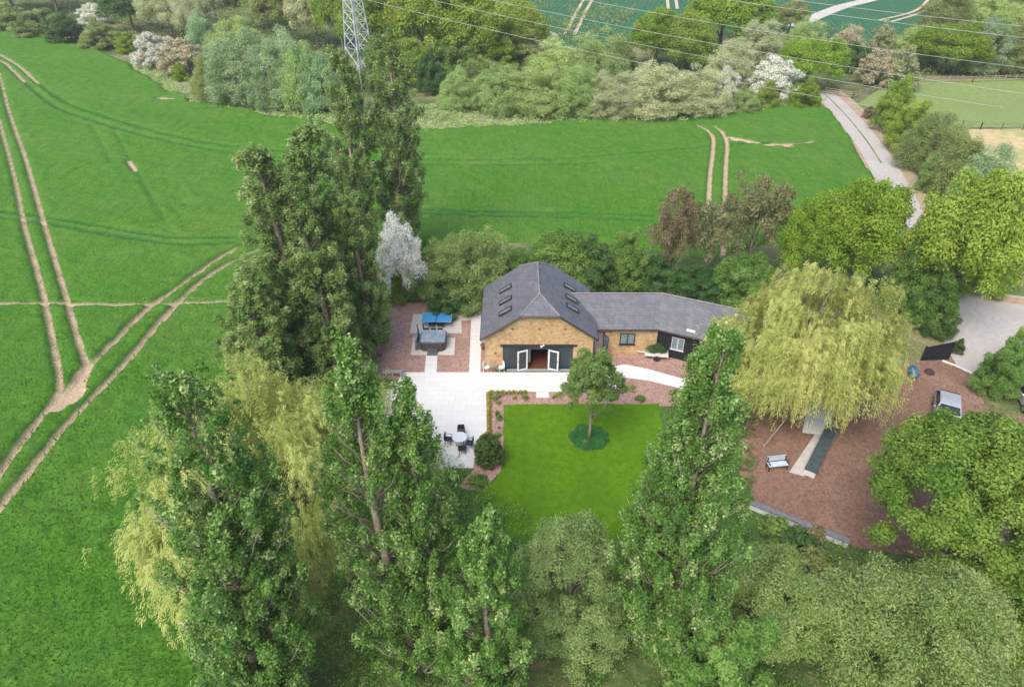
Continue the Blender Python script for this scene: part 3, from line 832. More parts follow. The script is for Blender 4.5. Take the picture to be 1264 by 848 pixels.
# white framed leaves folded back
for hx, sgn, ang in ((1.27, -1, 22), (3.0, 1, 22)):
    m = Matrix.Translation((hx, FY - .05, .12)) @ Matrix.Rotation(R(-ang) * sgn, 4, 'Z')
    W, Hh = .9, 1.95
    d = MB(); x = lambda a, b: (min(sgn * a, sgn * b), max(sgn * a, sgn * b))
    for a, b, z0, z1 in ((0, .12, 0, Hh), (W - .12, W, 0, Hh), (.12, W - .12, 0, .12), (.12, W - .12, Hh - .12, Hh)):
        q0, q1 = x(a, b); d.box(q0, q1, -.06, 0, z0, z1, m)
    leaf = hb(d, 'door_leaf', WHITE)
    q0, q1 = x(.124, W - .124); hb(MB().box(q0, q1, -.045, -.015, .124, Hh - .124, m), 'pane', GLASS, leaf)
    q0, q1 = x(W - .07, W - .03); hb(MB().box(q0, q1, -.11, -.062, .9, 1.05, m), 'handle', TRIM, leaf)
hb(MB().box(BX0 + T, BX1 - T, BY0 + T, BY1 - T, .02, .06), 'floor', FLOORM)
hb(MB().box(BX0 + T + .01, BX1 - T - .01, BY1 - 3.2, BY1 - 3.0, .062, 3.3), 'inner_wall', mat_plain('inner_wall_paint', (.10, .05, .04), .8))
hb(MB().box(1.36, 1.52, BY0 + .42, BY0 + .5, .5, 2.0), 'curtain', PLASTER)
hb(MB().lathe([(.02, 1.75), (.22, 1.7), (.25, 1.5), (.16, 1.4), (.02, 1.38)], (2.75, BY0 + 1.1, .1), 12), 'pendant_lamp', PLASTER)
hb(MB().box(2.3, 2.48, BY0 - .22, BY0 - .063, OH + .06, OH + .16).box(2.5, 2.62, BY0 - .17, BY0 - .063, OH + .14, OH + .24), 'flood_light', WHITE, bevel=.01)
for x, z in ((.05, 4.12), (RX, 4.12), (4.25, 4.12), (-1.35, 1.75)):
    hb(MB().lathe([(.0, 0), (.11, .0), (.13, .025), (.02, .04)], (0, 0, 0), 10), 'wall_tie', REDBR)
    t = house.children[-1]; t.location = (x - RX, 0, z); t.rotation_euler = (R(90), 0, 0)
    t.data.transform(Matrix.Translation(HO))
# wing: straight brick stretch then black-boarded stretch turned 24 degrees
WY0, WY1, WR, WE, WRH = 47.7, 53.0, 50.2, 2.75, 4.55
JX, ANG = 12.3, R(-24)
WL = 7.0
cD, sD = math.cos(ANG), math.sin(ANG)
def bend(x, y):            # point of the turned stretch: x along, y across measured from front wall
    return Vector((JX + x * cD - y * sD, WY0 + x * sD + y * cD, 0))
DX0, DX1 = 6.75, 7.85      # door opening
WX0, WX1 = 9.15, 10.45      # window opening
w = MB()
w.box(DX1, WX0, WY0, WY0 + T, 0, WE); w.box(WX1, JX, WY0, WY0 + T, 0, WE)
w.box(WX0, WX1, WY0, WY0 + T, 0, 1.0); w.box(WX0, WX1, WY0, WY0 + T, 2.15, WE)
w.box(BX1 + .01, DX1, WY0, WY0 + T, 2.3, WE); w.box(BX1 + .01, DX0, WY0, WY0 + T, 0, 2.3)
hb(w, 'wing_wall', BRICK)
hb(MB().box(BX1 + .01, JX, WY1 - T, WY1, 0, WE), 'back_wall', BRICK)
def bbox(mb, x0, x1, y0, y1, z0, z1):
    vs = [bend(x, y) + Vector((0, 0, z)) for z in (z0, z1) for y in (y0, y1) for x in (x0, x1)]
    return mb.add(vs, [(0, 2, 3, 1), (4, 5, 7, 6), (0, 1, 5, 4), (2, 6, 7, 3), (0, 4, 6, 2), (1, 3, 7, 5)])
CW0, CW1 = 1.25, 2.3
w = MB()
bbox(w, 0.01, CW0, 0, T, 0, WE); bbox(w, CW1, WL, 0, T, 0, WE); bbox(w, CW0, CW1, 0, T, 0, .95); bbox(w, CW0, CW1, 0, T, 2.15, WE)
bbox(w, WL - T, WL, T, 5.0, 0, WE); bbox(w, 2.3, WL, 5.0, 5.3, 0, WE)
for k in range(12):                                   # lapped boards
    if WE - .2 * k < .3: break
    for a, b in ((0.012, CW0 - .06), (CW1 + .06, WL)):
        bbox(w, a, b, -.03, -.002, .2 * k + .05, .2 * k + .24)
hb(w, 'boarded_wall', BLACKW)
# roof of the wing
mit = lambda y: Vector((JX + (y - WY0) * math.tan(-ANG / 2) * 1.0, y))
def P3(p, z): return (p[0], p[1], z)
fo = .32
fE, rE, bE = WY0 - fo, WR, WY1 + fo
zE = WE + .02
jf, jr, jb = mit(fE), mit(rE), mit(bE)
def along(j, dist): return Vector((j[0] + dist * cD, j[1] + dist * sD))
wr = MB()
xb = 3.6
slab(wr, [(BX1 + .4, fE, zE), P3(jf, zE), P3(jr, WRH), (xb, rE, WRH), (BX1 - .5, fE + 1.2, zE + .9)][:4] if False else [(BX1 + .36, fE, zE), P3(jf, zE), P3(jr, WRH), (xb + 1.2, rE, WRH)])
slab(wr, [P3(jb, zE), (BX1 + .36, bE, zE), (xb + 1.2, rE, WRH), P3(jr, WRH)])
ef, er, eb = along(jf, WL + .2), along(jr, WL), along(jb, WL + .2)
slab(wr, [P3(jf, zE), P3(ef, zE), P3(er, WRH), P3(jr, WRH)])
slab(wr, [P3(eb, zE), P3(jb, zE), P3(jr, WRH), P3(er, WRH)])
WROOF = hb(wr, 'wing_roof', SLATE)
rc = MB(); rc.tube([(xb + 1.3, rE, WRH + .02), P3(jr, WRH + .02), P3(er, WRH + .02)], .08, 8)
hb(rc, 'ridge_tiles', RIDGEM, WROOF)
gt = MB(); gt.tube([(BX1 + .4, fE - .03, zE - .1), P3(jf + Vector((0, -.03)), zE - .1), P3(ef, zE - .1)], .06, 6)
hb(gt, 'gutter', TRIM, WROOF)
hb(MB().prism([(-.35, 0), (.35, 0), (.35, .1), (-.35, .1)], 'y', -.1, .1), 'roof_vent', WHITE, WROOF)
v = WROOF.children[-1]; pv = along(jf, 2.75); v.data.transform(Matrix.Translation(HO)); v.location = (pv[0] - HO.x, pv[1] + .45 - HO.y, zE + .24)
v.rotation_euler = (R(28), 0, ANG)
# window of the brick stretch
def window(x0, x1, z0, z1, fmat, gmat, put, fw=.07, mull=1):
    f = MB()
    put(f, x0, x0 + fw, -.02, .06, z0, z1); put(f, x1 - fw, x1, -.02, .06, z0, z1)
    put(f, x0 + fw, x1 - fw, -.02, .06, z0, z0 + fw); put(f, x0 + fw, x1 - fw, -.02, .06, z1 - fw, z1)
    xm = (x0 + x1) / 2; put(f, xm - .05, xm + .05, -.02, .06, z0 + fw, z1 - fw)
    wn = hb(f, 'window', fmat)
    for a, b in ((x0 + fw, xm - .05), (xm + .05, x1 - fw)):
        g = MB(); put(g, a + .003, b - .003, .0, .03, z0 + fw + .003, z1 - fw - .003); hb(g, 'pane', gmat, wn)
    s = MB(); put(s, x0 - .06, x1 + .06, -.1, -.022, z0 - .05, z0 + .02); hb(s, 'sill', fmat, wn)
sbox = lambda mb, x0, x1, y0, y1, z0, z1: mb.box(x0, x1, WY0 + y0, WY0 + y1, z0, z1)
window(WX0 + .002, WX1 - .002, 1.002, 2.148, TRIM, GLASSL, sbox, .09)
window(CW0 + .002, CW1 - .002, .952, 2.148, mat_plain('off_white_frame', (.50, .52, .54), .5), GLASSL, lambda mb, *a: bbox(mb, *a), .055)
# wing door, standing open with a pink lining
f = MB(); f.box(DX0 + .002, DX0 + .06, WY0, WY0 + .1, 0.02, 2.298); f.box(DX1 - .06, DX1 - .002, WY0, WY0 + .1, .02, 2.298); f.box(DX0 + .06, DX1 - .06, WY0, WY0 + .1, 2.24, 2.298)
df = hb(f, 'door_frame', TRIM)
m = Matrix.Translation((DX1 - .07, WY0 - .02, .06)) @ Matrix.Rotation(R(-68), 4, 'Z')
d = MB()
for a, b, z0, z1 in ((0, .08, 0, 2.15), (.72, .8, 0, 2.15), (.08, .72, 0, .1), (.08, .72, 2.06, 2.15)): d.box(a, b, -.05, 0, z0, z1, m)
dl = hb(d, 'door_leaf', DKFRAME); hb(MB().box(.083, .717, -.035, -.012, .103, 2.057, m), 'pane', GLASSL, dl)
hb(MB().box(DX0 + .063, DX1 - .063, WY0 + .35, WY0 + .4, .03, 2.235), 'porch_lining', mat_plain('pink_lining', (.62, .46, .48), .7))
hb(MB().lathe([(.05, 0), (.09, .02), (.09, .16), (.05, .2)], (8.35, WY0 - .1, 2.35), 8), 'wall_light', TRIM)

# ================================================================== GARDEN THINGS
# ping-pong table
c = G(539, 392, .76)
tt = empty('table_tennis_table', (c.x, c.y, .04), R(-1), 'blue table tennis table with folded black wheeled frame on the pale slab', 'table')
BLUE = mat_plain('table_blue', (.06, .29, .62), .35)
mb = MB(); mb.box(-1.37, -.012, -.76, .76, .70, .73); mb.box(.012, 1.37, -.76, .76, .70, .73)
top = mb.build('tabletop', BLUE, tt)
ln = MB()
for a in ((-1.37, -.012), (.012, 1.37)):
    ln.box(a[0], a[1], -.76, -.74, .732, .734); ln.box(a[0], a[1], .74, .76, .732, .734)
ln.box(-1.37, -1.35, -.738, .738, .732, .734); ln.box(1.35, 1.37, -.738, .738, .732, .734)
ln.build('line_marking', WHITE, top)
mb = MB(); mb.box(-.006, .006, -.84, .84, .735, .88); mb.build('net', mat_plain('net_cloth', (.04, .05, .06), .9), tt)
blk = mat_plain('black_metal', (.025, .027, .03), .45)
for sx in (-1, 1):
    f = MB()
    for y in (-.55, .55):
        f.tube([(sx * .12, y, .68), (sx * .62, y, .12)], .025, 6); f.tube([(sx * .62, y, .68), (sx * .12, y, .12)], .025, 6); f.tube([(sx * .1, y, .12), (sx * .7, y, .12)], .025, 6)
    f.box(sx * .4 - .28, sx * .4 + .28, -.53, .53, .22, .3)
    f.build('frame', blk, tt)
    for y in (-.55, .55):
        MB().lathe([(.0, -.02), (.07, -.02), (.07, .02), (.0, .02)], (0, 0, 0), 10).build('wheel', blk, tt, loc=(sx * .66, y, .07)).rotation_euler = (R(90), 0, 0)
# hot tub
c = G(534.5, 434)
tub = empty('hot_tub', (c.x, c.y + .95, .04), R(-1), 'dark grey hot tub with silver blue cover and step on its own slab', 'hot tub')
SK = mat_noise('tub_cladding', (.05, .045, .045), (.10, .085, .08), 6, .5)
def oct_(a, b, c): return [(-a + c, -b), (a - c, -b), (a, -b + c), (a, b - c), (a - c, b), (-a + c, b), (-a, b - c), (-a, -b + c)]
MB().prism(oct_(1.08, 1.0, .28), 'z', 0, .82).build('cabinet', SK, tub, .03)
MB().prism(oct_(1.13, 1.05, .30), 'z', .822, .90).build('rim', mat_plain('tub_rim', (.10, .12, .14), .3), tub, .02)
cv = MB(); cv.prism([(-1.02, -.92), (1.02, -.92), (1.06, -.02), (-1.06, -.02)], 'z', .902, .99); cv.prism([(-1.06, .0), (1.06, .0), (1.02, .92), (-1.02, .92)], 'z', .902, .985)
cv.build('cover', mat_noise('cover_vinyl', (.14, .19, .25), (.40, .47, .54), 1.6, .28), tub, .03)
for x in (-.7, -.1, .5):
    MB().box(x - .24, x + .24, .98, 1.10, .91, 1.08).build('headrest', blk, tub, .03)
ar = MB(); ar.tube([(-1.18, -.7, .35), (-1.25, .2, .9), (-1.5, .9, 1.55)], .045, 6); ar.tube([(-.95, .95, .9), (-1.0, 1.1, 1.5)], .06, 6)
ar.build('lifter_arm', blk, tub)
lc = MB(); lc.box(-1.52, -1.36, -.9, 1.0, .0, 1.05); lc.build('folded_cover', mat_noise('folded_vinyl', (.13, .15, .17), (.3, .33, .36), 2, .5), tub, .04)
MB().lathe([(.0, -.1), (.27, -.1), (.31, 0), (.27, .1), (0, .1)], (0, 0, 0), 16).build('pump_housing', mat_plain('pump_grey', (.07, .08, .085), .5), tub, loc=(-1.25, -.72, .46)).rotation_euler = (R(78), 0, R(25))
st = MB(); st.box(-.42, .42, -1.62, -1.3, 0, .18); st.box(-.42, .42, -1.3, -1.02, 0, .36); st.build('step', mat_plain('step_grey', (.10, .11, .12), .6), tub, .015)
# grey slatted bench by the patio corner
c = G(485, 464)
bn = empty('slatted_bench', (c.x, c.y, .02), 0, 'low grey slatted timber bench at the left end of the patio edge', 'bench')
GW = mat_noise('weathered_wood', (.20, .19, .18), (.38, .36, .34), 6, .9)
s = MB()
for k in range(5): s.box(-.85, .85, -.25 + k * .1, -.17 + k * .1, .42, .46)
s.build('seat', GW, bn)
for x in (-.7, .7): MB().box(x - .06, x + .06, -.24, .24, 0, .418).build('leg', GW, bn)

def chair(name, loc, rz, mat, label, group, seat_h=.45, fancy=False):
    e = empty(name, loc, rz, label, 'chair', group)
    MB().lathe([(.0, seat_h - .03), (.23, seat_h - .03), (.24, seat_h), (0, seat_h + .01)], (0, 0, 0), 14).build('seat', mat, e) if fancy else MB().box(-.25, .25, -.25, .25, seat_h - .05, seat_h).build('seat', mat, e, .02)
    b = MB()
    if fancy:
        pts = [(.27 * math.cos(t), .2 + .03 * math.sin(t), seat_h + .05 + .52 * math.sin(t)) for t in [math.pi * k / 10 for k in range(11)]]
        b.tube(pts, .028, 6)
        for x in (-.16, -.08, 0, .08, .16): b.tube([(x, .2, seat_h), (x * 1.1, .23, seat_h + .05 + .52 * math.sqrt(max(0, 1 - (x / .27) ** 2)))], .024, 5)
        for z in (.15, .3, .42): b.tube([(-.22, .21, seat_h + z), (.22, .21, seat_h + z)], .02, 5)
    else:
        b.box(-.25, .25, .22, .27, seat_h + .02, seat_h + .5)
    b.build('backrest', mat, e, 0 if fancy else .02)
    if not fancy:
        for sx in (-1, 1): MB().tube([(sx * .27, .24, seat_h + .22), (sx * .27, -.22, seat_h + .22), (sx * .27, -.24, 0)], .02, 6).build('armrest', mat, e)
    for sx in (-1, 1):
        for sy in (-1, 1): MB().tube([(sx * .17, sy * .17, seat_h - .03), (sx * .22, sy * .22, 0)], .02, 6).build('leg', mat, e)
    return e
# bistro set by the barn corner
WIRON = mat_plain('white_iron', (.68, .70, .71), .5)
gl = G(610, 459)
chair('garden_chair', (gl.x - .62, gl.y, .05), R(70), WIRON, 'white ornate metal chair nearest the barn corner, left of the bistro table', 'white bistro chairs', fancy=True)
chair('garden_chair', (gl.x + .58, gl.y - .02, .05), R(-70), WIRON, 'white ornate metal chair right of the bistro table, next to the glazed screen', 'white bistro chairs', fancy=True)
e = empty('bistro_table', (gl.x, gl.y - .05, .05), 0, 'small dark bistro table between the two white chairs', 'table')
MB().lathe([(0, .68), (.30, .68), (.31, .70), (0, .705)], (0, 0, 0), 18).build('tabletop', mat_plain('bistro_grey', (.25, .23, .22), .5), e)
for k in range(3):
    a = k * 2.094; MB().tube([(.05 * math.cos(a), .05 * math.sin(a), .678), (.22 * math.cos(a), .22 * math.sin(a), 0)], .018, 6).build('leg', blk, e)
# dining set at the bottom of the patio
c = G(568, 549)
e = empty('patio_table', (c.x, c.y, .05), 0, 'round white patio table with dark chairs around it', 'table')
MB().lathe([(0, .70), (.52, .70), (.55, .72), (.55, .735), (0, .74)], (0, 0, 0), 24).build('tabletop', mat_plain('table_white', (.62, .66, .70), .3), e)
for k in range(4):
    a = k * 1.571 + .78; MB().tube([(.4 * math.cos(a), .4 * math.sin(a), .698), (.34 * math.cos(a), .34 * math.sin(a), 0)], .022, 6).build('leg', blk, e)
RAT = mat_plain('dark_rattan', (.022, .026, .04), .6)
for dx, dy, rz, lb in ((.05, .85, 5, 'dark rattan chair behind the round patio table, nearest the house'), (-.85, .12, 82, 'dark rattan chair left of the round patio table, half under leaves'),
                       (.72, -.28, -100, 'dark rattan chair right of the round patio table, beside the clipped shrub'), (.2, -.85, 188, 'dark rattan chair in front of the round patio table, nearest the poplars')):
    chair('patio_chair', (c.x + dx, c.y + dy, .05), R(rz), RAT, lb, 'dark chairs round the patio table')
# terracotta pot by the barn's left wall
c = G(597, 431)
e = empty('plant_pot', (c.x, c.y, .016), 0, 'brown clay pot standing on gravel against the left wall of the barn', 'pot')
MB().lathe([(.16, 0), (.24, .38), (.28, .38), (.28, .45), (.22, .45), (.2, .4)], (0, 0, 0), 16).build('pot', mat_noise('clay', (.12, .07, .05), (.22, .13, .09), 6, .9), e)
# trailer with green load beside the wing
c = G(809, 441)
e = empty('garden_trailer', (c.x, c.y, .016), R(-8), 'white two-wheeled trailer loaded with green cuttings by the black boarded wall', 'trailer')
WB = mat_plain('trailer_white', (.66, .66, .64), .5)
tr = MB(); tr.box(-.95, .95, -.5, .5, .42, .48); tr.box(-.95, .95, -.54, -.502, .42, .66); tr.box(-.95, .95, .502, .54, .42, .66); tr.box(-.99, -.952, -.54, .54, .42, .66); tr.box(.952, .99, -.54, .54, .42, .66)
tr.build('body', WB, e)
MB().tube([(-.99, 0, .45), (-1.35, 0, .42), (-1.6, .0, .5)], .05, 6).build('drawbar', WB, e)
for y in (-.62, .62): MB().lathe([(0, -.07), (.20, -.07), (.26, -.04), (.26, .04), (.2, .07), (0, .07)], (0, 0, 0), 16).build('wheel', blk, e, loc=(.05, y, .26)).rotation_euler = (R(90), 0, 0)
cm = crown_dome(RG(77), 2600, .06, 1.8, .75, 0, 26, .2); o = bpy.data.objects.new('load', cm); COL.objects.link(o); o.parent = e; o.location = (0, 0, .5); o.scale = (1, .5, 1); cm.materials.append(LEAF['dgreen'])

# low wall with dark coping, slab and ramp under the willow
poly_sheet('ramp', GP((1006, 536), (1022, 539), (992, 588), (974, 583)), .06, mat_noise('concrete', (.42, .40, .38), (.55, .53, .50), 2, .9), thick=.05)
poly_sheet('willow_slab', GP((997, 498), (1029, 502), (1024, 538), (990, 534)), .055, PAVE, thick=.05)
def wall_run(name, a, b, th, h, capm, label, cat='wall', ends=.0):
    a, b = Vector(a[:2]), Vector(b[:2]); ln = (b - a).length
    e = empty(name, (a.x, a.y, .01), math.atan2(b.y - a.y, b.x - a.x), label, cat)
    MB().box(0, ln, -th / 2, th / 2, 0, h).build('wall', WHITEW, e)
    MB().box(-.04, ln + .04, -th / 2 - .04, th / 2 + .04, h + .002, h + .08).build('coping', capm, e, .01)
WHITEW = mat_noise('painted_render', (.55, .56, .56), (.72, .73, .73), 2, .85)
COPE = mat_noise('dark_coping', (.035, .055, .06), (.08, .11, .115), 4, .8)
wall_run('low_wall', G(1025, 533), G(998, 588), .72, .5, COPE, 'white low wall with wide dark top beside the concrete ramp')
wall_run('retaining_wall', G(925, 626), G(1046, 674), .34, .42, mat_noise('slate_coping', (.12, .13, .15), (.22, .23, .26), 4, .8), 'white retaining wall with slate grey top along the lower edge of the yard')
# pale garden bench at the yard edge
c = G(958, 578)
e = empty('garden_bench', (c.x, c.y, .016), R(8), 'pale blue painted garden bench at the edge of the bark yard', 'bench')
PB = mat_noise('pale_blue_paint', (.42, .52, .62), (.62, .70, .78), 6, .5)
s = MB()
for k in range(4): s.box(-.7, .7, -.25 + k * .12, -.15 + k * .12, .42, .45)
s.build('seat', PB, e)
s = MB()
for k in range(3): s.box(-.7, .7, .25 + .02 * k, .28 + .02 * k, .52 + .15 * k, .63 + .15 * k)
s.build('backrest', PB, e)
for x in (-.66, .66):
    MB().box(x - .03, x + .03, -.25, -.19, 0, .418).box(x - .03, x + .03, .286 - .1, .246, 0, .92).box(x - .03, x + .03, -.25, .2, .6, .64).build('side_frame', TRIM, e)
# leaning pole
a, b = G(942, 552), G(942, 552) + Vector((1.4, .5, 2.6))
e = empty('wooden_pole', (a.x, a.y, 0), 0, 'bare pale wooden pole leaning into the large willow', 'pole')
MB().tube([(0, 0, 0), (.75, .28, 1.35), (1.4, .5, 2.6)], [.05, .045, .035], 7).build('pole', BARK_PALE, e)
# black fence panel, barrel, mound beyond the willow
c = G(1154, 445)
e = empty('fence_panel', (c.x, c.y, .016), R(4), 'black boarded fence panel with raked end beyond the yellow willow', 'fence')
p = MB()
for k in range(9):
    x = -1.15 + k * .25; p.box(x, x + .235, 0, .03, .05, 1.45 + .05 * k)
p.build('boards', BLACKW, e)
p = MB(); p.box(-1.15, 1.1, .032, .08, .3, .4); p.box(-1.15, 1.1, .032, .08, 1.1, 1.2); p.build('rail', BLACKW, e)
for x in (-1.2, 1.15): MB().box(x - .05, x + .05, .0, .1, 0, 1.5 + .15 * (x > 0)).build('post', BLACKW, e)
c = G(1126, 463)
e = empty('barrel', (c.x, c.y, .016), 0, 'blue plastic barrel lying on its side at the right fringe of the willow', 'barrel')
o = MB().lathe([(0, -.6), (.26, -.6), (.3, -.5), (.31, -.2), (.33, -.18), (.31, -.16), (.31, .16), (.33, .18), (.31, .2), (.3, .5), (.26, .6), (0, .6)], (0, 0, 0), 16).build('drum', mat_plain('barrel_blue', (.02, .16, .30), .4), e, loc=(0, 0, .33))
o.rotation_euler = (R(90), 0, R(-18)); o.data.polygons.foreach_set('use_smooth', [True] * len(o.data.polygons))
MB().lathe([(0, 0), (.05, 0), (.05, .03), (0, .03)], (0, 0, 0), 8).build('bung', blk, e, loc=(.2, -.58, .45)).rotation_euler = (R(90), 0, R(-18))
c = G(1147, 460)
mb = MB().lathe([(.42, 0), (.36, .12), (.22, .26), (.08, .33)], (0, 0, 0), 14); o = mb.build('soil_heap', mat_noise('heap_soil', (.03, .022, .02), (.09, .06, .05), 5, .95, bmp=.05), loc=(c.x, c.y, .014)); tag(o, 'small dark heap of soil on the yard in front of the black panel', 'heap')
poly_sheet('kerb', strip(GP((1163, 446), (1180, 452), (1205, 464)), .18), .10, WHITEW, thick=.1)

# cars
def car(loc, rz, paint, label):
    e = empty('parked_car', loc, rz, label, 'car', 'cars parked on the yard')
    prof = [(-2.05, .32), (-2.1, .62), (-1.95, .86), (-1.0, .98), (-.35, 1.42), (.15, 1.50), (1.2, 1.47), (1.85, 1.15), (2.05, .9), (2.08, .4), (1.95, .28)]
    def sec(x0, x1, pr, tuck):
        vs, n = [], len(pr)
        for s in (-1, 1):
            for (x, z) in pr:
                wv = .86 if z < 1.0 else .86 - tuck * (z - 1.0)
                vs.append((x, s * wv, z))
        return vs, [tuple(range(n - 1, -1, -1)), tuple(range(n, 2 * n))] + [(i, (i + 1) % n, n + (i + 1) % n, n + i) for i in range(n)]
    mb = MB(); mb.add(*sec(0, 0, prof, .36)); mb.build('body', paint, e, .06)
    gm = mat_glass('car_glass', (.02, .03, .04), .05)
    def pane(pts): 
        c = sum((Vector(p) for p in pts), Vector()) / 4; n = (Vector(pts[1]) - Vector(pts[0])).cross(Vector(pts[2]) - Vector(pts[0])).normalized() * .012
        if n.dot(c - Vector((.4, 0, .9))) < 0: n = -n
        MB().add([Vector(p) + n for p in pts], [(0, 1, 2, 3)]).build('window', gm, e)
    pane([(-.95, -.76, 1.03), (-.95, .76, 1.03), (-.40, .64, 1.39), (-.40, -.64, 1.39)])
    pane([(1.80, -.70, 1.18), (1.80, .70, 1.18), (1.28, .62, 1.43), (1.28, -.62, 1.43)])
    for s in (-1, 1):
        pane([(-.75, s * .85, 1.03), (.35, s * .85, 1.03), (.35, s * .70, 1.42), (-.3, s * .71, 1.39)])
        pane([(.42, s * .85, 1.03), (1.65, s * .85, 1.03), (1.2, s * .71, 1.40), (.42, s * .70, 1.42)])
        MB().box(-2.07, -1.9, s * .62 - .16, s * .62 + .16, .66, .8).build('headlight', mat_plain('lamp_white', (.75, .75, .72), .15), e, .02)
        MB().box(1.98, 2.09, s * .68 - .12, s * .68 + .12, .8, 1.0).build('tail_light', mat_plain('lamp_red', (.4, .02, .02), .2), e, .02)
        MB().box(-.62, -.45, s * .95 - .07, s * .95 + .07, 1.02, 1.14).build('mirror', paint, e, .03)
        for x in (-1.3, 1.28):
            w = MB().lathe([(.18, -.1), (.29, -.11), (.32, -.07), (.32, .07), (.29, .11), (.18, .1)], (0, 0, 0), 20).build('wheel', blk, e, loc=(x, s * .80, .32)); w.rotation_euler = (R(90), 0, 0)
            MB().lathe([(0, -.115), (.2, -.105), (.2, .105), (0, .115)], (0, 0, 0), 12).build('rim', mat_plain('alloy', (.5, .5, .52), .3, .8), w)
    return e
c = G(1157, 508)
car((c.x + .2, c.y - .6, .016), R(62), mat_plain('silver_paint', (.42, .45, .49), .3, .3), 'silver hatchback half hidden by the big bright sycamore at the yard')
c = G(1262, 500)
car((c.x + .6, c.y + .2, .016), R(75), mat_plain('pale_paint', (.60, .64, .68), .25, .3), 'pale grey car behind railings at the right edge of the photo')

# railings, fences
def fence(name, pts, label, mat, ph=1.2, rails=(.45, .8, 1.1), gap=2.2, rail_w=.05):
    a = Vector(pts[0]); e = empty(name, (a.x, a.y, 0), 0, label, 'fence')
    P = [Vector((p[0] - a.x, p[1] - a.y, 0)) for p in pts]
    for p, q in zip(P[:-1], P[1:]):
        ln = (q - p).length; n = max(1, round(ln / gap))
        d = (q - p) / n
        for k in range(n + 1):
            c = p + d * k; MB().box(c.x - .06, c.x + .06, c.y - .06, c.y + .06, -.05, ph).build('post', mat, e)
        for z in rails:
            s = MB(); ang = math.atan2(d.y, d.x)
            m = Matrix.Translation((p.x, p.y, z)) @ Matrix.Rotation(ang, 4, 'Z'); s.box(0, ln, -.095, -.063, -rail_w, rail_w, m); s.build('rail', mat, e)
FW = mat_noise('fence_wood', (.22, .18, .14), (.42, .36, .29), 5, .9)
fence('rail_fence', [G(1142, 102)[:2], G(1200, 102)[:2], G(1330, 98)[:2]], 'brown post and rail fence along the far side of the green paddock', FW, 1.3)
fence('wire_fence', [G(1142, 152)[:2], G(1210, 160)[:2], G(1340, 163)[:2]], 'thin dark wire fence between green paddock and dry paddock', mat_plain('fence_dark', (.13, .12, .10), .8), 1.1, (.4, .75, 1.02), 3.0, .02)
fence('wooden_fence', [G(1222, 357)[:2], G(1330, 352)[:2]], 'grey timber rail fence on the grass beside the pale drive', FW, 1.2, (.5, 1.0), 1.6, .07)
fence('lane_fence', [G(1018, 116)[:2], G(1052, 122)[:2], G(1085, 112)[:2]], 'grey rail fence where the lane leaves the wood', FW, 1.2, (.4, .75, 1.1), 2.5)
def railing(a, b):
    a, b = Vector(a[:2]), Vector(b[:2]); ln = (b - a).length
    e = empty('metal_railing', (a.x, a.y, .01), math.atan2(b.y - a.y, b.x - a.x), 'dark upright metal railing in front of the pale grey car at the right edge', 'railing')
    s = MB(); s.box(0, ln, -.02, .02, .12, .16); s.box(0, ln, -.02, .02, 1.3, 1.34); s.build('rail', blk, e)
    s = MB()
    for k in range(int(ln / .12)): s.box(k * .12 + .04, k * .12 + .06, -.012, .012, .162, 1.298)
    s.build('balusters', blk, e)
    for x in (0, ln): MB().box(x - .03, x + .03, -.03, .03, 0, 1.42).build('post', blk, e)
railing(G(1243, 480), G(1320, 492))

# ================================================================== PYLON AND WIRES
STEEL = mat_plain('galvanised_steel', (.50, .55, .62), .45, .2)
pc = G(448, 107)
py_ = empty('electricity_pylon', (pc.x, pc.y, 0), R(0), 'grey lattice electricity pylon rising behind the tallest poplars', 'pylon')
def half(h): return np.interp(h, [0, 10.6, 17, 24, 31], [3.0, 2.05, 1.45, .85, .3])
cor = lambda k, h: Vector((half(h) * math.cos(R(-90 + 90 * k + 6)), half(h) * math.sin(R(-90 + 90 * k + 6)), h))
for k in range(4):
    MB().tube([cor(k, h) for h in (-.2, 10.6, 17, 24, 31)], [.13, .12, .11, .10, .08], 4).build('leg', STEEL, py_)
br = MB(); lv = [0.3, 4, 7, 9.4, 11.4, 13.2, 14.8, 16.3, 17.7, 19.2, 20.7, 22.2, 24, 26, 28, 31]
for a, b in zip(lv[:-1], lv[1:]):
    for k in range(4):
        k2 = (k + 1) % 4
        br.tube([cor(k, a), cor(k2, b)], .045, 4); br.tube([cor(k2, a), cor(k, b)], .045, 4); br.tube([cor(k, b), cor(k2, b)], .045, 4)
br.build('bracing', STEEL, py_)
dirx = Vector((1, -.16, 0)).normalized(); perp = Vector((.16, 1, 0)).normalized()
WIRES = [  # px rows at x = 440, 840, 1264 ; side
 (-3, 88, 161, -1), (-21, 65, 137, 1), (-36, 47, 116, -1), (-58, 22, 84, 1), (-76, -8, 47, -1), (-90, -19, 33, 1)]
WIREM = mat_plain('conductor', (.48, .49, .50), .5, .1)
arms = {-1: [], 1: []}
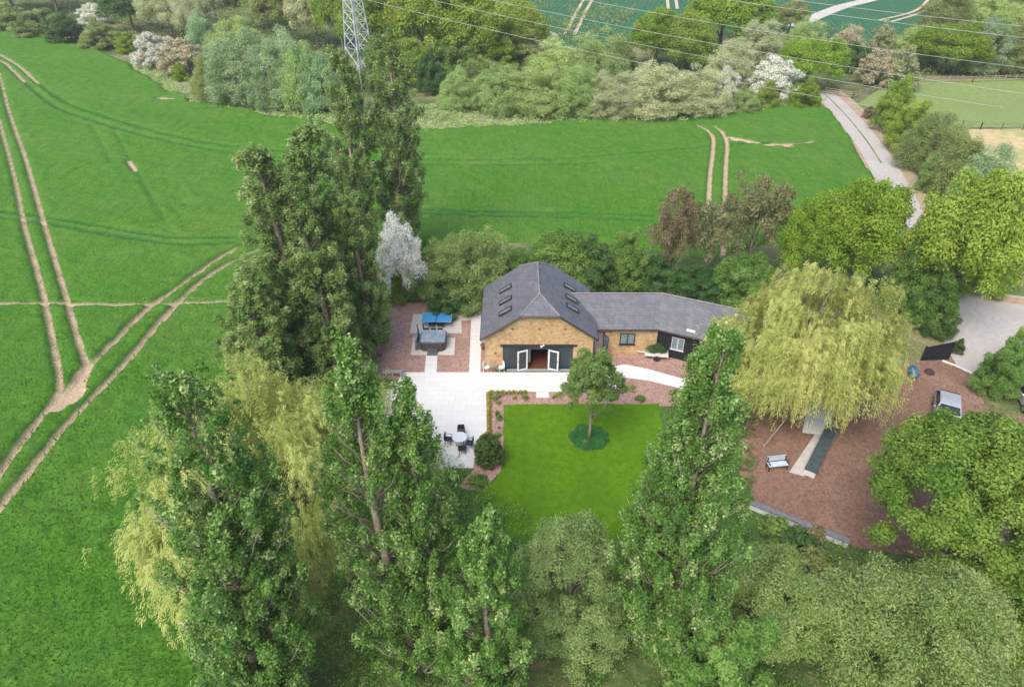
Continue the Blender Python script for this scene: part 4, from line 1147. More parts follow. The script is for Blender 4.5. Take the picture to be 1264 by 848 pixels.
for wi, (y0, y1, y2, side) in enumerate(WIRES):
    o = Vector((pc.x, pc.y, 0)) + perp * (4.2 * side)
    pts = []
    for px, py in ((440, y0), (840, y1), (1264, y2)):
        u, v = (px - CX) / FPX, (CY - py) / FPX
        d = Vector((u, CP + v * SP, -SP + v * CP))
        s = -dirx.y / dirx.x
        t = (o.y + s * o.x) / (d.y + s * d.x)      # ray meets the plane of this circuit
        p = Vector((0, 0, CAM_H)) + d * t
        pts.append(((p - o).dot(dirx), p.z))
    cf = np.polyfit([p[0] for p in pts], [p[1] for p in pts], 2)
    print('WIRE', wi, [(round(a, 1), round(b, 1)) for a, b in pts])
    z0 = np.polyval(cf, 0)
    arms[side].append(z0)
    line = [o + dirx * t + Vector((0, 0, np.polyval(cf, t))) for t in np.linspace(0, 190, 30)]
    w = MB(); w.tube([p - o for p in line], .030, 5)
    wo = w.build('power_line', WIREM, loc=o, smooth=True)
    tag(wo, ['lowest', 'second lowest', 'third lowest', 'third highest', 'second highest', 'highest'][wi] + ' pale overhead wire crossing the far woods to the right', 'wire', 'overhead power lines')
for side in (-1, 1):
    for z in arms[side]:
        a = MB(); tip = perp * 4.2 * side + Vector((0, 0, z + .9)); hh = float(half(z + 1))
        for s in (-1, 1):
            root = perp * hh * .6 * side + dirx * s * hh * .6
            a.tube([root + Vector((0, 0, z + .9)), tip], .07, 4); a.tube([root + Vector((0, 0, z + 2.3)), tip], .06, 4)
        ao = a.build('cross_arm', STEEL, py_)
        MB().lathe([(.03, -.9), (.1, -.85), (.1, -.1), (.03, 0)], (0, 0, 0), 8).build('insulator', mat_plain('insulator_glaze', (.25, .16, .12), .3), ao, loc=tip)

# ================================================================== TREES
# shared crown shapes, ten metres by ten
TPL = {}
TPL['tree'] = [(crown_dome(RG(100 + i), 64000, .115, 10, 10, .05, 130, .115, .2, .2), trunk_mesh(RG(200 + i), 10, .26, .7, 8, .3)) for i in range(4)]
TPL['bush'] = [(crown_dome(RG(120 + i), 40000, .135, 10, 10, .0, 110, .11, .16, .15), trunk_mesh(RG(220 + i), 10, .16, .55, 8, .3, limb0=.08)) for i in range(4)]
TPL['fine'] = [(crown_dome(RG(140 + i), 50000, .12, 10, 10, .0, 230, .10, .2, .12, aspect=.4, jit=.75), trunk_mesh(RG(240 + i), 10, .14, .55, 9, .32, limb0=.06)) for i in range(4)]
TPL['airy'] = [(crown_dome(RG(160 + i), 15000, .15, 10, 10, .1, 75, .10, .25, .3, aspect=.5, jit=1.0), trunk_mesh(RG(260 + i), 10, .2, .85, 22, .36, limb0=.15, mat=BARK_PALE)) for i in range(2)]
NAMES = {'tree': ('broadleaf_tree', 'tree'), 'bush': ('hedgerow_bush', 'bush'), 'fine': ('sallow_bush', 'bush'), 'airy': ('thin_crowned_tree', 'tree')}
CNT = [0]
def tree_px(kind, mat, xc, yt, yb, wpx, label, group=None, depth=.8):
    b = G(xc, yb)
    # base pixel is the front foot of the crown: push the centre back by a part of its radius
    w = wpx * DEPTH(b.y, 2) / FPX
    Y = b.y + w * .5 * depth * .6
    h = max(HT(Y, yt), 1.2)
    X = (xc - CX) / FPX * DEPTH(Y, h * .45)
    w = wpx * DEPTH(Y, h * .5) / FPX * 1.04
    i = CNT[0] = CNT[0] + 1
    c, t = TPL[kind][(i * 7) % len(TPL[kind])]
    nm, cat = NAMES[kind]
    if 'blossom' in label: nm = 'blossom_' + cat
    place(nm, (X, Y, 0), c, t, label, cat, group, rz=(i * 2.399) % 6.283, scale=(w / 10, w / 10 * depth if False else w / 10, h / 10), cmat=LEAF[mat])

WOOD = 'trees and bushes of the far woods'
HEDGE = 'shrubs and trees of the hedge behind the barn'
LANEH = 'bushes beside the lane'
rows = [
 # far left: back row, then the row at the field edge
 ('tree','olive', 8,-48, 18, 80,'hazy olive tree in the top left corner of the photo, furthest left',WOOD),
 ('tree','fine', 62,-50, 20, 74,'pale hazy tree in the top left, second from the corner',WOOD),
 ('tree','olive', 112,-52, 18, 70,'hazy olive tree behind the small white blossom in the top left',WOOD),
 ('tree','dgreen', 158,-20, 42, 66,'dark green tree standing up behind the field edge bushes, top left',WOOD),
 ('tree','tan', 205,-24, 50, 70,'brownish young tree just behind the two blossom bushes at the field edge',WOOD),
 ('tree','olive', 180,-60, 14, 70,'olive tree on the top edge above the dark green one, top left',WOOD),
 ('tree','tan', 262,-40, 42, 64,'buff haze coloured tree on the top edge above the blossom bushes',WOOD),
 ('tree','tan', 240,-8, 62, 52,'buff brown tree directly behind the pinkish blossom bush',WOOD),
 ('tree','fine', 318,-48, 40, 72,'pale olive tree on the top edge above the grey willow mass',WOOD),
 ('tree','olive', 350,-18, 58, 66,'olive brown tree behind the grey willow mass, left of the pylon',WOOD),
 ('tree','tan', 388,-22, 62, 64,'buff leaved tree left of the pylon, behind the grey willows',WOOD),
 ('tree','ygreen', 418,-40, 70, 60,'yellow green tree immediately left of the pylon on the top edge',WOOD),
 ('bush','olive', 12, 8, 40, 56,'olive bush at the far left end of the field edge hedge',WOOD),
 ('bush','olive', 48, 12, 48, 56,'low olive bush second along the field edge hedge from the left',WOOD),
 ('bush','dgreen', 80, 18, 55, 48,'dark rounded bush third along the field edge hedge from the left',WOOD),
 ('bush','blossom', 115, 6, 32, 38,'small white blossom bush in the upper left woods',WOOD),
 ('bush','olive', 122, 28, 62, 52,'olive dome bush below the small white blossom, at the field edge',WOOD),
 ('bush','ygreen', 156, 40, 67, 28,'small yellow green bush at the field edge left of the white blossom',WOOD),
 ('bush','blossom', 190, 42, 84, 58,'large white blossom bush at the curved field edge, top left',WOOD),
 ('bush','pink', 226, 50, 96, 56,'cream and pink blossom bush beside the large white one, top left',WOOD),
 ('bush','bright', 222, 80, 101, 22,'little bright green bush at the foot of the pinkish blossom',WOOD),
 ('fine','grey', 250, 22, 74, 54,'grey green soft bush rising behind the pinkish blossom',WOOD),
 ('fine','fine', 292, 24, 80, 74,'pale olive soft bush behind the left end of the grey willows',WOOD),
 ('fine','olive', 258, 72, 126, 52,'green grey willow bush at the left end of the grey willow mass',WOOD),
 ('fine','grey', 300, 48, 132, 88,'broad grey green willow, largest of the mass left of the poplars',WOOD),
 ('fine','grey', 352, 46, 136, 84,'silvery grey willow in the middle of the mass left of the poplars',WOOD),
 ('fine','grey', 394, 66, 142, 62,'silvery grey willow at the right end of the mass, touching the poplars',WOOD),
 ('fine','olive', 332, 82, 138, 48,'olive bush set into the front of the grey willow mass',WOOD),
 ('fine','fine', 294, 112, 131, 26,'tiny pale bush at the front foot of the grey willows',WOOD),
 ('fine','grey', 276, 62, 130, 60,'grey green willow between the two broad ones at the left of the grey mass',WOOD),
 ('fine','fine', 372, 58, 140, 56,'pale green willow set between the silvery ones of the grey mass',WOOD),
 ('fine','grey', 324, 70, 137, 52,'silvery low willow at the front centre of the grey mass',WOOD),
 # middle top
 ('bush','green', 470, 56, 112, 60,'green understorey bush at the foot of the pylon',WOOD),
 ('bush','ygreen', 512, 48, 106, 60,'yellow green understorey bush just right of the twin tall poplars',WOOD),
 ('bush','green', 560, 44, 102, 66,'green understorey bush below the middle of the yellow green wood',WOOD),
 ('bush','ygreen', 606, 40, 96, 62,'yellow green understorey bush below the right half of the yellow green wood',WOOD),
 ('bush','olive', 650, 44, 88, 50,'olive understorey bush at the right foot of the yellow green wood',WOOD),
 ('tree','ygreen', 466,-34, 92, 84,'yellow green tree directly behind the pylon',WOOD),
 ('tree','ygreen', 522,-30, 96, 96,'tall yellow green tree just right of the twin tall poplars',WOOD),
 ('tree','ygreen', 578,-16, 96, 96,'tall yellow green tree in the middle of the wood right of the pylon',WOOD),
 ('tree','ygreen', 634, 2, 84, 76,'yellow green tree at the right end of the wood beside the teal field',WOOD),
 ('tree','olive', 560,-50, 50, 84,'olive tree on the top edge behind the yellow green wood',WOOD),
 ('bush','dgreen', 530, 66, 118, 40,'dark shadowed shrub at the foot of the yellow green wood',WOOD),
 ('bush','blossom', 674, 40, 62, 36,'little white blossom bush below the teal far field',WOOD),
 ('fine','fine', 566, 88, 138, 52,'pale green dome bush at the left end of the long bush row in the middle',WOOD),
 ('fine','olive', 600, 76, 122, 54,'olive green dome bush behind the left end of the long bush row',WOOD),
 ('fine','fine', 618, 86, 142, 76,'wide pale olive bush second in the long bush row in the middle',WOOD),
 ('fine','fine', 668, 86, 146, 84,'wide pale olive bush third in the long bush row in the middle',WOOD),
 ('fine','fine', 690, 56, 122, 84,'pale olive bush behind the long bush row, below the tramlines of the teal field',WOOD),
 ('fine','fine', 736, 46, 118, 76,'pale olive bush behind the long bush row, left of the bright green trees',WOOD),
 ('fine','fine', 716, 84, 146, 60,'pale olive bush fourth in the long bush row in the middle',WOOD),
 ('fine','tan', 758, 92, 150, 74,'buff pink bush at the middle of the field edge',WOOD),
 ('fine','tan', 805, 84, 150, 96,'broad buff bush, largest of the buff ones at the field edge',WOOD),
 ('fine','tan', 862, 88, 148, 84,'buff grey bush left of the white blossoms',WOOD),
 ('bush','olive', 765, 50, 100, 44,'dark olive bush in the shade left of the bright green trees',WOOD),
 ('tree','bright', 812, 14, 88, 74,'bright green tree left of the pair below the teal field',WOOD),
 ('tree','ygreen', 846, 22, 94, 80,'bright yellow green tree in front of the pair below the teal field',WOOD),
 ('tree','bright', 893,-18, 70, 104,'big bright green tree at the top, between the two teal fields',WOOD),
 ('fine','tan', 902, 52, 112, 66,'buff bush behind the white blossoms, below the big bright tree',WOOD),
 ('fine','tan', 940, 28, 84, 60,'buff bush right of the big bright tree',WOOD),
 ('tree','olive', 977, 2, 46, 44,'small olive tree beside the white track in the teal field',WOOD),
 ('fine','fine', 992, 28, 82, 56,'pale olive bush below the white track',WOOD),
 ('bush','blossom', 896, 84, 120, 36,'white blossom bush at the right end of the buff bushes',WOOD),
 ('bush','blossom', 957, 74, 124, 64,'largest white blossom bush, near the start of the lane',WOOD),
 ('bush','ygreen', 948, 104, 136, 32,'small yellow green bush in front of the largest white blossom',WOOD),
 ('tree','bright', 1000, 48, 116, 76,'bright green tree right of the largest white blossom',WOOD),
 ('bush','bright', 995, 98, 136, 40,'bright green bush at the field corner where the lane starts',WOOD),
 ('fine','fine', 920, 112, 142, 40,'pale green low bush at the field edge left of the field corner',WOOD),
 ('bush','cream', 1088, 32, 74, 34,'cream flowering tree below the right teal field',WOOD),
 ('fine','pink', 1046, 36, 74, 48,'buff pink soft bush right of the bright tree, below the white track',WOOD),
 ('bush','dgreen', 1054, 54, 90, 44,'dark shrub in the hollow behind the lane start',WOOD),
 ('bush','pink', 1084, 64, 108, 46,'pink tan flowering bush above the lane',WOOD),
 ('bush','cream', 1114, 64, 112, 50,'green bush with cream blossom right of the pink tan one',WOOD),
 ('tree','bright', 1172, 30, 96, 84,'round bright green tree by the far paddock fence',WOOD),
 ('fine','fine', 1132, 34, 80, 62,'pale olive bush left of the round paddock tree',WOOD),
 ('fine','grey', 1218, 26, 94, 66,'grey green bush right of the round paddock tree',WOOD),
 ('fine','olive', 1262, 30, 96, 66,'olive bush at the right edge above the paddock fence',WOOD),
 ('fine','olive', 1170,-14, 48, 70,'olive bush above the round paddock tree',WOOD),
 ('fine','fine', 1222,-20, 52, 80,'hazy pale bush in the top right, second from the corner',WOOD),
 ('fine','olive', 1275,-18, 50, 80,'hazy olive bush in the top right corner of the photo',WOOD),
 # beside the lane
 ('bush','ygreen', 1106, 102, 166, 46,'yellow green bush at the top of the lane hedge',LANEH),
 ('bush','ygreen', 1122, 126, 188, 52,'yellow green bush second down the lane hedge',LANEH),
 ('fine','olive', 1146, 142, 214, 66,'olive grey bush in the middle of the lane hedge',LANEH),
 ('fine','olive', 1178, 164, 244, 74,'olive grey bush by the dry paddock, lower part of the lane hedge',LANEH),
 ('fine','grey', 1212, 190, 275, 80,'grey green bush at the bottom of the lane hedge by the dry paddock',LANEH),
 ('bush','green', 1156, 195, 240, 40,'dark green shrub low on the lane side of the hedge',LANEH),
 ('bush','brown', 1074, 132, 147, 18,'small brown bush on the lane verge',LANEH),
 # behind and beside the barn
 ('fine','ash', 548, 300, 376, 86,'soft green bush behind the table tennis slab, left of the barn',HEDGE),
 ('fine','ash', 592, 290, 382, 92,'tall soft green bush touching the barn roof on the left',HEDGE),
 ('bush','dgreen', 560, 348, 388, 70,'dark low bush along the back edge of the red gravel',HEDGE),
 ('bush','green', 640, 312, 370, 66,'green bush behind the left slope of the barn roof',HEDGE),
 ('bush','green', 692, 290, 366, 86,'broad leafy bush behind the barn ridge',HEDGE),
 ('bush','dgreen', 736, 302, 364, 70,'dark leafy bush behind the joint of barn and wing',HEDGE),
 ('bush','green', 774, 288, 362, 60,'feathery green bush behind the middle of the wing roof',HEDGE),
 ('bush','dgreen', 812, 318, 366, 64,'dark bush behind the bend of the wing roof',HEDGE),
 ('airy','brown', 830, 234, 362, 62,'thin reddish brown tree behind the wing, left of the soil tracks',HEDGE),
 ('airy','brownolive', 876, 246, 352, 66,'thin brown tree in front of the soil tracks behind the wing',HEDGE),
 ('airy','brownolive', 932, 220, 340, 84,'grey brown thin tree right of the soil tracks behind the wing',HEDGE),
 ('bush','dgreen', 862, 330, 376, 70,'dark bush behind the boarded end of the wing',HEDGE),
 ('bush','green', 918, 318, 384, 76,'green bush between the wing roof and the yellow willow',HEDGE),
 ('tree','bright', 1004, 246, 362, 84,'bright green tree behind the left half of the yellow willow',HEDGE),
 ('tree','bright', 1066, 226, 374, 116,'large rounded green tree behind the yellow willow',HEDGE),
 ('tree','ygreen', 1188, 214, 412, 128,'tall yellow green tree between the lane and the yellow willow',HEDGE),
 ('bush','green', 1122, 300, 392, 60,'green bush under the tall yellow green tree, behind the willow',HEDGE),
 ('bush','ygreen', 1214, 286, 366, 84,'yellow green bush right of the tall yellow green tree, at the edge of the drive',HEDGE),
 ('bush','green', 1150, 330, 410, 66,'green bush filling the foot of the tall yellow green tree',HEDGE),
 ('bush','dgreen', 1160, 374, 418, 46,'dark green shrub beside the pale drive at the black panel',HEDGE),
 ('bush','box', 1183, 420, 437, 17,'small dark round shrub on the pale drive beside the black panel',None),
 ('bush','green', 1238, 428, 492, 58,'small light green tree at the right edge above the big sycamore',None),
 ('bush','bright', 1258, 410, 470, 40,'thin yellow green sapling at the right edge beside the drive',None),
 ('bush','bright', 455, 318, 432, 44,'bright yellow green shrub below the white blossom, left of the gravel',None),
 ('bush','ygreen', 486, 340, 378, 34,'yellow green shrub under the white blossom tree',None),
 ('bush','dgreen', 400, 420, 500, 80,'dark undergrowth shrub at the foot of the poplar row',None),
 ('bush','olive', 440, 400, 462, 50,'olive undergrowth shrub between poplar row and red gravel',None),
]
for r in rows: tree_px(*r)
tree_px('tree', 'blossom_white', 494, 276, 384, 58, 'tall white blossom tree at the back left of the garden', None)
tree_px('bush', 'dgreen', 1235, 700, 790, 120, 'dark green shrub at the right edge below the big sycamore')

def scatter_stuff(name, poly, ncl, per, r0, r1, hh, size, mat, label, cat, seed):
    rg = RG(seed); P = np.array(poly); lo, hi = P.min(0), P.max(0)
    x = rg.uniform(lo[0], hi[0], ncl * 6); y = rg.uniform(lo[1], hi[1], ncl * 6); ok = in_poly(x, y, poly)
    x, y = x[ok][:ncl], y[ok][:ncl]; k = len(x)
    rr = rg.uniform(r0, r1, k); cc = np.stack([x, y, rr * hh * .4], 1)
    Pp, N, t = clump_leaves(cc, rr, k * per, rg, squash=(1, 1, hh))
    Pp[:, 2] = np.maximum(Pp[:, 2], .05)
    o = bpy.data.objects.new(name, leaf_mesh(name, Pp, N, size, .5, rg, t, mat=mat)); COL.objects.link(o); tag(o, label, cat, kind='stuff')
scatter_stuff('scrub', GP((-60, 20), (-60, -30), (470, -40), (640, -20), (800, 20), (1000, 40), (1100, 40), (1330, 20), (1330, 92), (1130, 96), (1040, 108), (1000, 118), (880, 120), (720, 118), (560, 112), (520, 118), (400, 110), (230, 88), (180, 60), (80, 38)), 2600, 42, .8, 2.2, .9, .22, LEAF['olive'], 'mixed olive undergrowth filling the ground between the trees of the far woods', 'undergrowth', 901)
scatter_stuff('verge_grass', GP((160, 72), (235, 112), (330, 136), (410, 144), (545, 130), (720, 142), (1015, 118), (1016, 130), (900, 145), (720, 155), (640, 160), (520, 166), (410, 160), (330, 146), (235, 130), (185, 103)), 1500, 24, .3, .8, .9, .13, LEAF['fine'], 'pale rough grass and dead stems along the top edge of the green field', 'grass', 902)
scatter_stuff('nettles', GP((300, 560), (420, 440), (470, 480), (590, 600), (700, 680), (950, 650), (1300, 760), (1300, 1000), (200, 1000), (262, 800)), 1800, 60, .3, .9, .9, .07, LEAF['green'], 'rank green nettles and grass on the ground under the foreground trees', 'undergrowth', 903)

scatter_stuff('ring_plants', ring, 330, 60, .12, .30, 1.0, .045, LEAF['ring'], 'low leafy green planting in the ring round the lawn tree', 'ground cover', 904)
scatter_stuff('border_plants', GP((832, 486), (868, 486), (930, 520), (930, 640), (826, 640), (832, 560)), 260, 50, .15, .4, .9, .06, LEAF['green'], 'mixed low green planting between the lawn and the bark yard', 'ground cover', 905)

# ---- row of Lombardy-type poplars on the left
pp = [(0, .5), (.08, 1.0), (.25, 1.75), (.45, 2.0), (.65, 1.85), (.8, 1.55), (.92, 1.0), (1, .35)]
PT = [poplar_mesh(RG(300 + i), 20, pp, 88000, .062, 230, cr=.42, mat=LEAF['poplar_far'], gap=.12) for i in range(2)]
PG = 'poplars in the row left of the patio'
for i, (x, yt, yb, wpx, lb) in enumerate((
   (430, 62, 335, 66, 'slim tall poplar in front of the pylon, left of the tallest one'),
   (486, 44, 318, 74, 'tallest slim poplar, just right of the pylon'),
   (400, 150, 425, 100, 'poplar in the middle of the row, below the pylon'),
   (446, 236, 440, 66, 'shorter poplar on the garden side of the row, beside the white blossom'),
   (346, 184, 482, 108, 'broad poplar at the left of the row, edge against the field'),
   (392, 262, 490, 80, 'shorter poplar tucked between the two broad ones in the row'),
   (318, 326, 520, 92, 'short broad poplar standing forward of the row against the field'))):
    b = G(x, yb); h = HT(b.y, yt); X = (x - CX) / FPX * DEPTH(b.y, h * .6)
    w = wpx * DEPTH(b.y, h * .55) / FPX / 4.0
    place('poplar_tree', (X, b.y, 0), PT[i % 2][0], PT[i % 2][1], lb, 'tree', PG, rz=i * 1.9, scale=(w, w, h / 20))

# ---- front poplars, each its own shape
FP = 'tall poplars in the foreground'
pA = [(0, .8), (.1, 1.8), (.3, 2.6), (.5, 2.75), (.68, 2.6), (.82, 2.3), (.92, 1.7), (1, .5)]
cm, tm = poplar_mesh(RG(401), 21.5, pA, 150000, .058, 270, lean=(1.1, 0), stems=((0, 0, 1.0), (1.0, .4, .8)), cr=.40, mat=LEAF['poplar'], gap=.12)
place('poplar_tree', (-11.7, 17.0, 0), cm, tm, 'leaning foreground poplar on the left, in front of the yellow willow', 'tree', FP)
pB = [(0, .8), (.1, 1.7), (.3, 2.5), (.5, 2.45), (.7, 2.0), (.85, 1.3), (.94, .7), (1, .2)]
cm, tm = poplar_mesh(RG(402), 21.0, pB, 140000, .058, 220, lean=(-.6, 0), stems=((0, 0, 1.0), (1.8, .5, .88)), cr=.40, mat=LEAF['poplar'], gap=.14)
place('poplar_tree', (-5.2, 19.3, 0), cm, tm, 'foreground poplar with two tops in front of the white patio', 'tree', FP)
pC = [(0, .8), (.15, 1.9), (.4, 2.3), (.65, 1.9), (.85, 1.1), (1, .3)]
cm, tm = poplar_mesh(RG(403), 15.2, pC, 85000, .056, 190, lean=(.3, 0), cr=.36, mat=LEAF['poplar'], gap=.1)
place('poplar_tree', (-1.1, 16.8, 0), cm, tm, 'shorter foreground poplar, low at the bottom between patio and lawn', 'tree', FP)
pD = [(0, .9), (.1, 2.0), (.3, 2.95), (.5, 3.0), (.66, 2.35), (.8, 1.75), (.92, 1.15), (1, .5)]
cm, tm = poplar_mesh(RG(404), 20.5, pD, 200000, .058, 380, lean=(-.4, 0), stems=((0, 0, 1.0), (-1.0, .4, .78)), cr=.42, mat=LEAF['poplar'], gap=.12)
place('poplar_tree', (8.05, 20.3, 0), cm, tm, 'foreground poplar right of the lawn, covering the lawn edge', 'tree', FP)

# ---- willows
cm = willow_mesh(RG(501), 12.2, 10.7, 105, 3900, 310000, .115, mat=LEAF['willow'], base=.37, cut=.6, droop=.52)
c = G(1016, 520)
place('willow_tree', (21.4, c.y + 2.0, 0), cm, trunk_mesh(RG(511), 12, .5, .72, 12, .32, mat=BARK), 'great yellow green weeping willow beside the bark yard, largest of the willows', 'tree')
cm = willow_mesh(RG(502), 15.2, 10.8, 170, 5200, 290000, .105, mat=LEAF['willow_deep'], droop=.2)
place('willow_tree', (-13.1, 27.0, 0), cm, trunk_mesh(RG(512), 11, .45, .72, 12, .32, mat=BARK), 'yellow green willow behind the leaning foreground poplar on the left', 'tree')
cm = crown_dome(RG(503), 120000, .06, 6.8, 9.3, .0, 240, .085, .10, .12, aspect=.35, mat=LEAF['round'], jit=.9)
place('sallow_tree', (2.9, 21.2, 0), cm, trunk_mesh(RG(513), 10, .3, .7, 10, .28, mat=BARK), 'dull olive rounded tree at the bottom centre, just below the lawn', 'tree')

# ---- sycamore, ash group, garden tree
cm = crown_dome(RG(601), 180000, .075, 12.0, 11.0, .03, 220, .075, .12, .15, aspect=.75, mat=LEAF['sycamore'], jit=.55)
place('sycamore_tree', (25.7, 25.6, 0), cm, trunk_mesh(RG(611), 12, .35, .7, 10, .3), 'big bright green sycamore at the right edge, below the bark yard', 'tree')
cm = crown_dome(RG(602), 110000, .075, 10.2, 7.2, .03, 170, .08, .14, .2, aspect=.4, mat=LEAF['ash'], jit=1.0)
place('ash_tree', (19.5, 18.6, 0), cm, trunk_mesh(RG(612), 6.2, .22, .7, 10, .2), 'pale grey green tree in the bottom right corner', 'tree')
cm = crown_dome(RG(603), 80000, .07, 7.0, 6.6, .03, 150, .085, .14, .2, aspect=.4, mat=LEAF['ash'], jit=1.0)
place('ash_tree', (12.8, 20.6, 0), cm, trunk_mesh(RG(613), 5.8, .2, .7, 10, .2), 'pale feathery tree right of the foreground poplar, below the retaining wall', 'tree')
cm = crown_dome(RG(606), 70000, .075, 7.5, 6.8, .02, 140, .085, .14, .2, aspect=.5, mat=LEAF['sycamore'], jit=.8)
place('broadleaf_tree', (26.2, 20.2, 0), cm, trunk_mesh(RG(616), 6, .2, .7, 8, .2), 'mid green bushy tree cut by the right edge at the bottom right corner', 'tree')
cm = crown_dome(RG(604), 45000, .09, 5.0, 6.2, .0, 80, .11, .18, .2, mat=LEAF['green'])
place('broadleaf_tree', (10.2, 18.0, 0), cm, trunk_mesh(RG(614), 6, .16, .7, 8, .3), 'fresh green shrubby tree at the bottom, right of the foreground poplar', 'tree')
cm = crown_dome(RG(605), 30000, .07, 4.1, 7.9, .2, 95, .10, .24, .25, mat=LEAF['garden'])
g = G(727, 543)
place('garden_tree', (g.x, g.y, 0), cm, trunk_mesh(RG(615), 8.4, .13, .85, 16, .2, limb0=.25, mat=BARK_PALE), 'young green tree standing in the ring of long grass on the lawn', 'tree')

# ---- clipped shrub, bed plants, ground cover
cm = crown_dome(RG(701), 22000, .045, 2.25, 2.7, .0, 260, .09, .02, .1, mat=LEAF['box'])
g = G(603, 583)
place('clipped_shrub', (g.x - .02, g.y + .95, 0), cm, trunk_mesh(RG(711), 2, .06, .7, 6, .3), 'large clipped egg shaped shrub at the corner of patio and lawn', 'shrub')
PL = [crown_dome(RG(720 + i), 900, .05, .8, .6, 0, 14, .22, .2) for i in range(3)]
def plant(name, px, py, w, h, mat, label, cat, group=None, i=[0]):
    i[0] += 1; g = G(px, py); me = PL[i[0] % 3]
    if not me.materials: me.materials.append(LEAF[mat])
    o = bpy.data.objects.new(name, me); COL.objects.link(o); o.location = (g.x, g.y, .02); o.rotation_euler = (0, 0, i[0] * 2.1); o.scale = (w / .8, w / .8, h / .6)
    o.material_slots[0].link = 'OBJECT'; o.material_slots[0].material = LEAF[mat]
    tag(o, label, cat, group)
for k in range(16):
    plant('yellow_flower', 604 + .1 * (k % 3), 489 + k * 3.55, .36, .3, 'yellow', 'low yellow flowering plant edging the right side of the white patio', 'flower', 'yellow edging plants')
for k in range(10):
    plant('edging_plant', 606 + k * 4.6, 486.5, .42, .4, 'cream' if k % 3 else 'yellow', 'low green and cream plant in the row along the front of the terrace', 'plant', 'edging plants along the terrace')
for px, py, w, h, mt, lb in ((613, 492, .75, .6, 'olive', 'olive bed shrub in the corner where the two edging rows meet'), (615, 499, .5, .4, 'olive', 'small olive bed plant just below the corner shrub'), (616, 519, .5, .6, 'green', 'green upright bed plant halfway down the bed beside the lawn'),
    (614, 512, .4, .5, 'green', 'little green plant above the upright one beside the lawn'), (648, 493, .6, .5, 'olive', 'round olive bed plant left of the step slab'), (635, 493, .35, .3, 'olive', 'tiny olive bed plant between the corner shrub and the round one'), (615, 539, .55, .4, 'green', 'green bed plant just above the clipped shrub'), (616, 529, .25, .2, 'brown', 'tiny brown plant low in the bed beside the lawn'),
    (690, 489, .6, .4, 'ygreen', 'pale spreading plant right of the step slab'), (684, 491, .4, .3, 'brown', 'rusty bed plant beside the step slab'), (704, 491, .5, .4, 'olive', 'olive plant in the bed behind the lawn tree'), (778, 482, .8, .5, 'olive', 'olive shrub in the gravel right of the lawn tree'), (760, 491, .7, .4, 'green', 'low green plant at the back of the lawn, right of the tree'), (790, 494, .9, .4, 'green', 'low green clump at the back right of the lawn'), (722, 548, .5, .35, 'olive', 'little leafy plant at the foot of the lawn tree')):
    plant('bed_plant', px, py, w, h, mt, lb, 'plant', 'plants in the garden beds')
for px, py, w, h, mt, lb in ((955, 655, 2.2, 1.1, 'green', 'green ground shrub below the left end of the retaining wall'), (985, 672, 2.4, 1.1, 'dgreen', 'dark green ground shrub below the middle of the retaining wall'), (1005, 664, 1.3, .9, 'brown', 'rusty shrub against the middle of the retaining wall'), (960, 690, 2.6, 1.2, 'green', 'fresh green ground shrub lowest below the retaining wall'), (590, 596, 1.5, .5, 'green', 'low green ground plant between clipped shrub and poplar'), (1000, 700, 2.4, 1.2, 'olive', 'olive ground shrub at the foot of the pale feathery tree')):
    plant('ground_shrub', px, py, w, h, mt, lb, 'shrub')

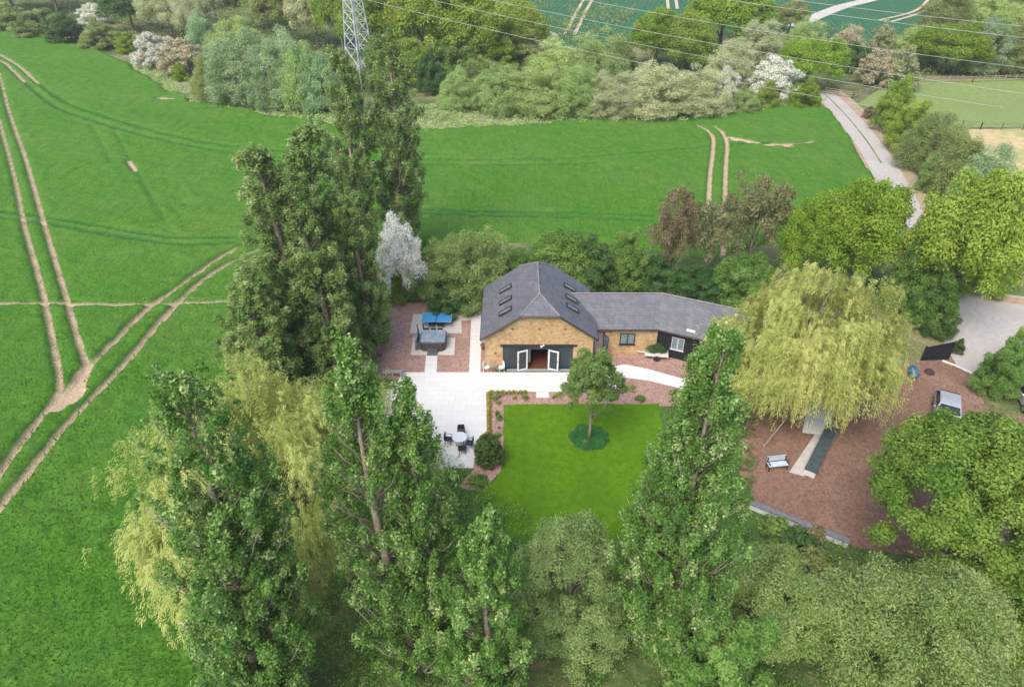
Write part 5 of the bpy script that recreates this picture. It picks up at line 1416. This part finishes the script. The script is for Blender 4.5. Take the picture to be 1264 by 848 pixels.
# ================================================================== AIR
hz = MB().box(-1700, 1700, -400, 2700, -1.0, 46.0).build('haze', None); hz['kind'] = 'stuff'
hm = bpy.data.materials.new('haze'); hm.use_nodes = True; hn = hm.node_tree; hn.nodes.clear()
ho = hn.nodes.new('ShaderNodeOutputMaterial'); hv = hn.nodes.new('ShaderNodeVolumePrincipled')
hv.inputs['Color'].default_value = (.93, .95, .97, 1); hv.inputs['Density'].default_value = .00032; hv.inputs['Anisotropy'].default_value = .2
hn.links.new(hv.outputs[0], ho.inputs['Volume']); hz.data.materials.append(hm)

# ================================================================== CAMERA, LIGHT
cam = bpy.data.cameras.new('camera'); co = bpy.data.objects.new('camera', cam); COL.objects.link(co)
co.location = (0, 0, CAM_H); co.rotation_euler = (R(90) - PITCH, 0, 0)
cam.sensor_width = 36; cam.lens = 36 * FPX / 1264; cam.clip_end = 5000; cam.clip_start = .5
SC.camera = co
ELEV, AZ = R(52), R(212)      # compass bearing of the sun, clockwise from +Y
world = bpy.data.worlds.new('World'); SC.world = world; world.use_nodes = True
nt = world.node_tree; nt.nodes.clear()
sky = nt.nodes.new('ShaderNodeTexSky'); sky.sky_type = 'NISHITA'; sky.sun_disc = False; sky.sun_elevation = ELEV; sky.sun_rotation = AZ
sky.air_density = 1.0; sky.dust_density = 4.0; sky.ozone_density = 1.0
bg = nt.nodes.new('ShaderNodeBackground'); bg.inputs[1].default_value = .15; wo = nt.nodes.new('ShaderNodeOutputWorld')
nt.links.new(sky.outputs[0], bg.inputs[0]); nt.links.new(bg.outputs[0], wo.inputs[0])
sun = bpy.data.lights.new('sun', 'SUN'); sun.energy = 1.3; sun.angle = R(38); sun.color = (1, .95, .88)
so = bpy.data.objects.new('sun', sun); COL.objects.link(so)
sd = Vector((math.sin(AZ) * math.cos(ELEV), math.cos(AZ) * math.cos(ELEV), math.sin(ELEV)))
so.rotation_euler = sd.to_track_quat('Z', 'Y').to_euler()
so.location = (0, 0, 60)
SC.view_settings.view_transform = 'Standard'; SC.view_settings.look = 'None'; SC.view_settings.gamma = 1; SC.view_settings.exposure = .83
SC.view_settings.use_curve_mapping = False
SC.render.engine = 'CYCLES'
SC.cycles.use_denoising = True
SC.cycles.max_bounces = 9; SC.cycles.diffuse_bounces = 7; SC.cycles.transmission_bounces = 4; SC.cycles.glossy_bounces = 2
SC.cycles.use_adaptive_sampling = True
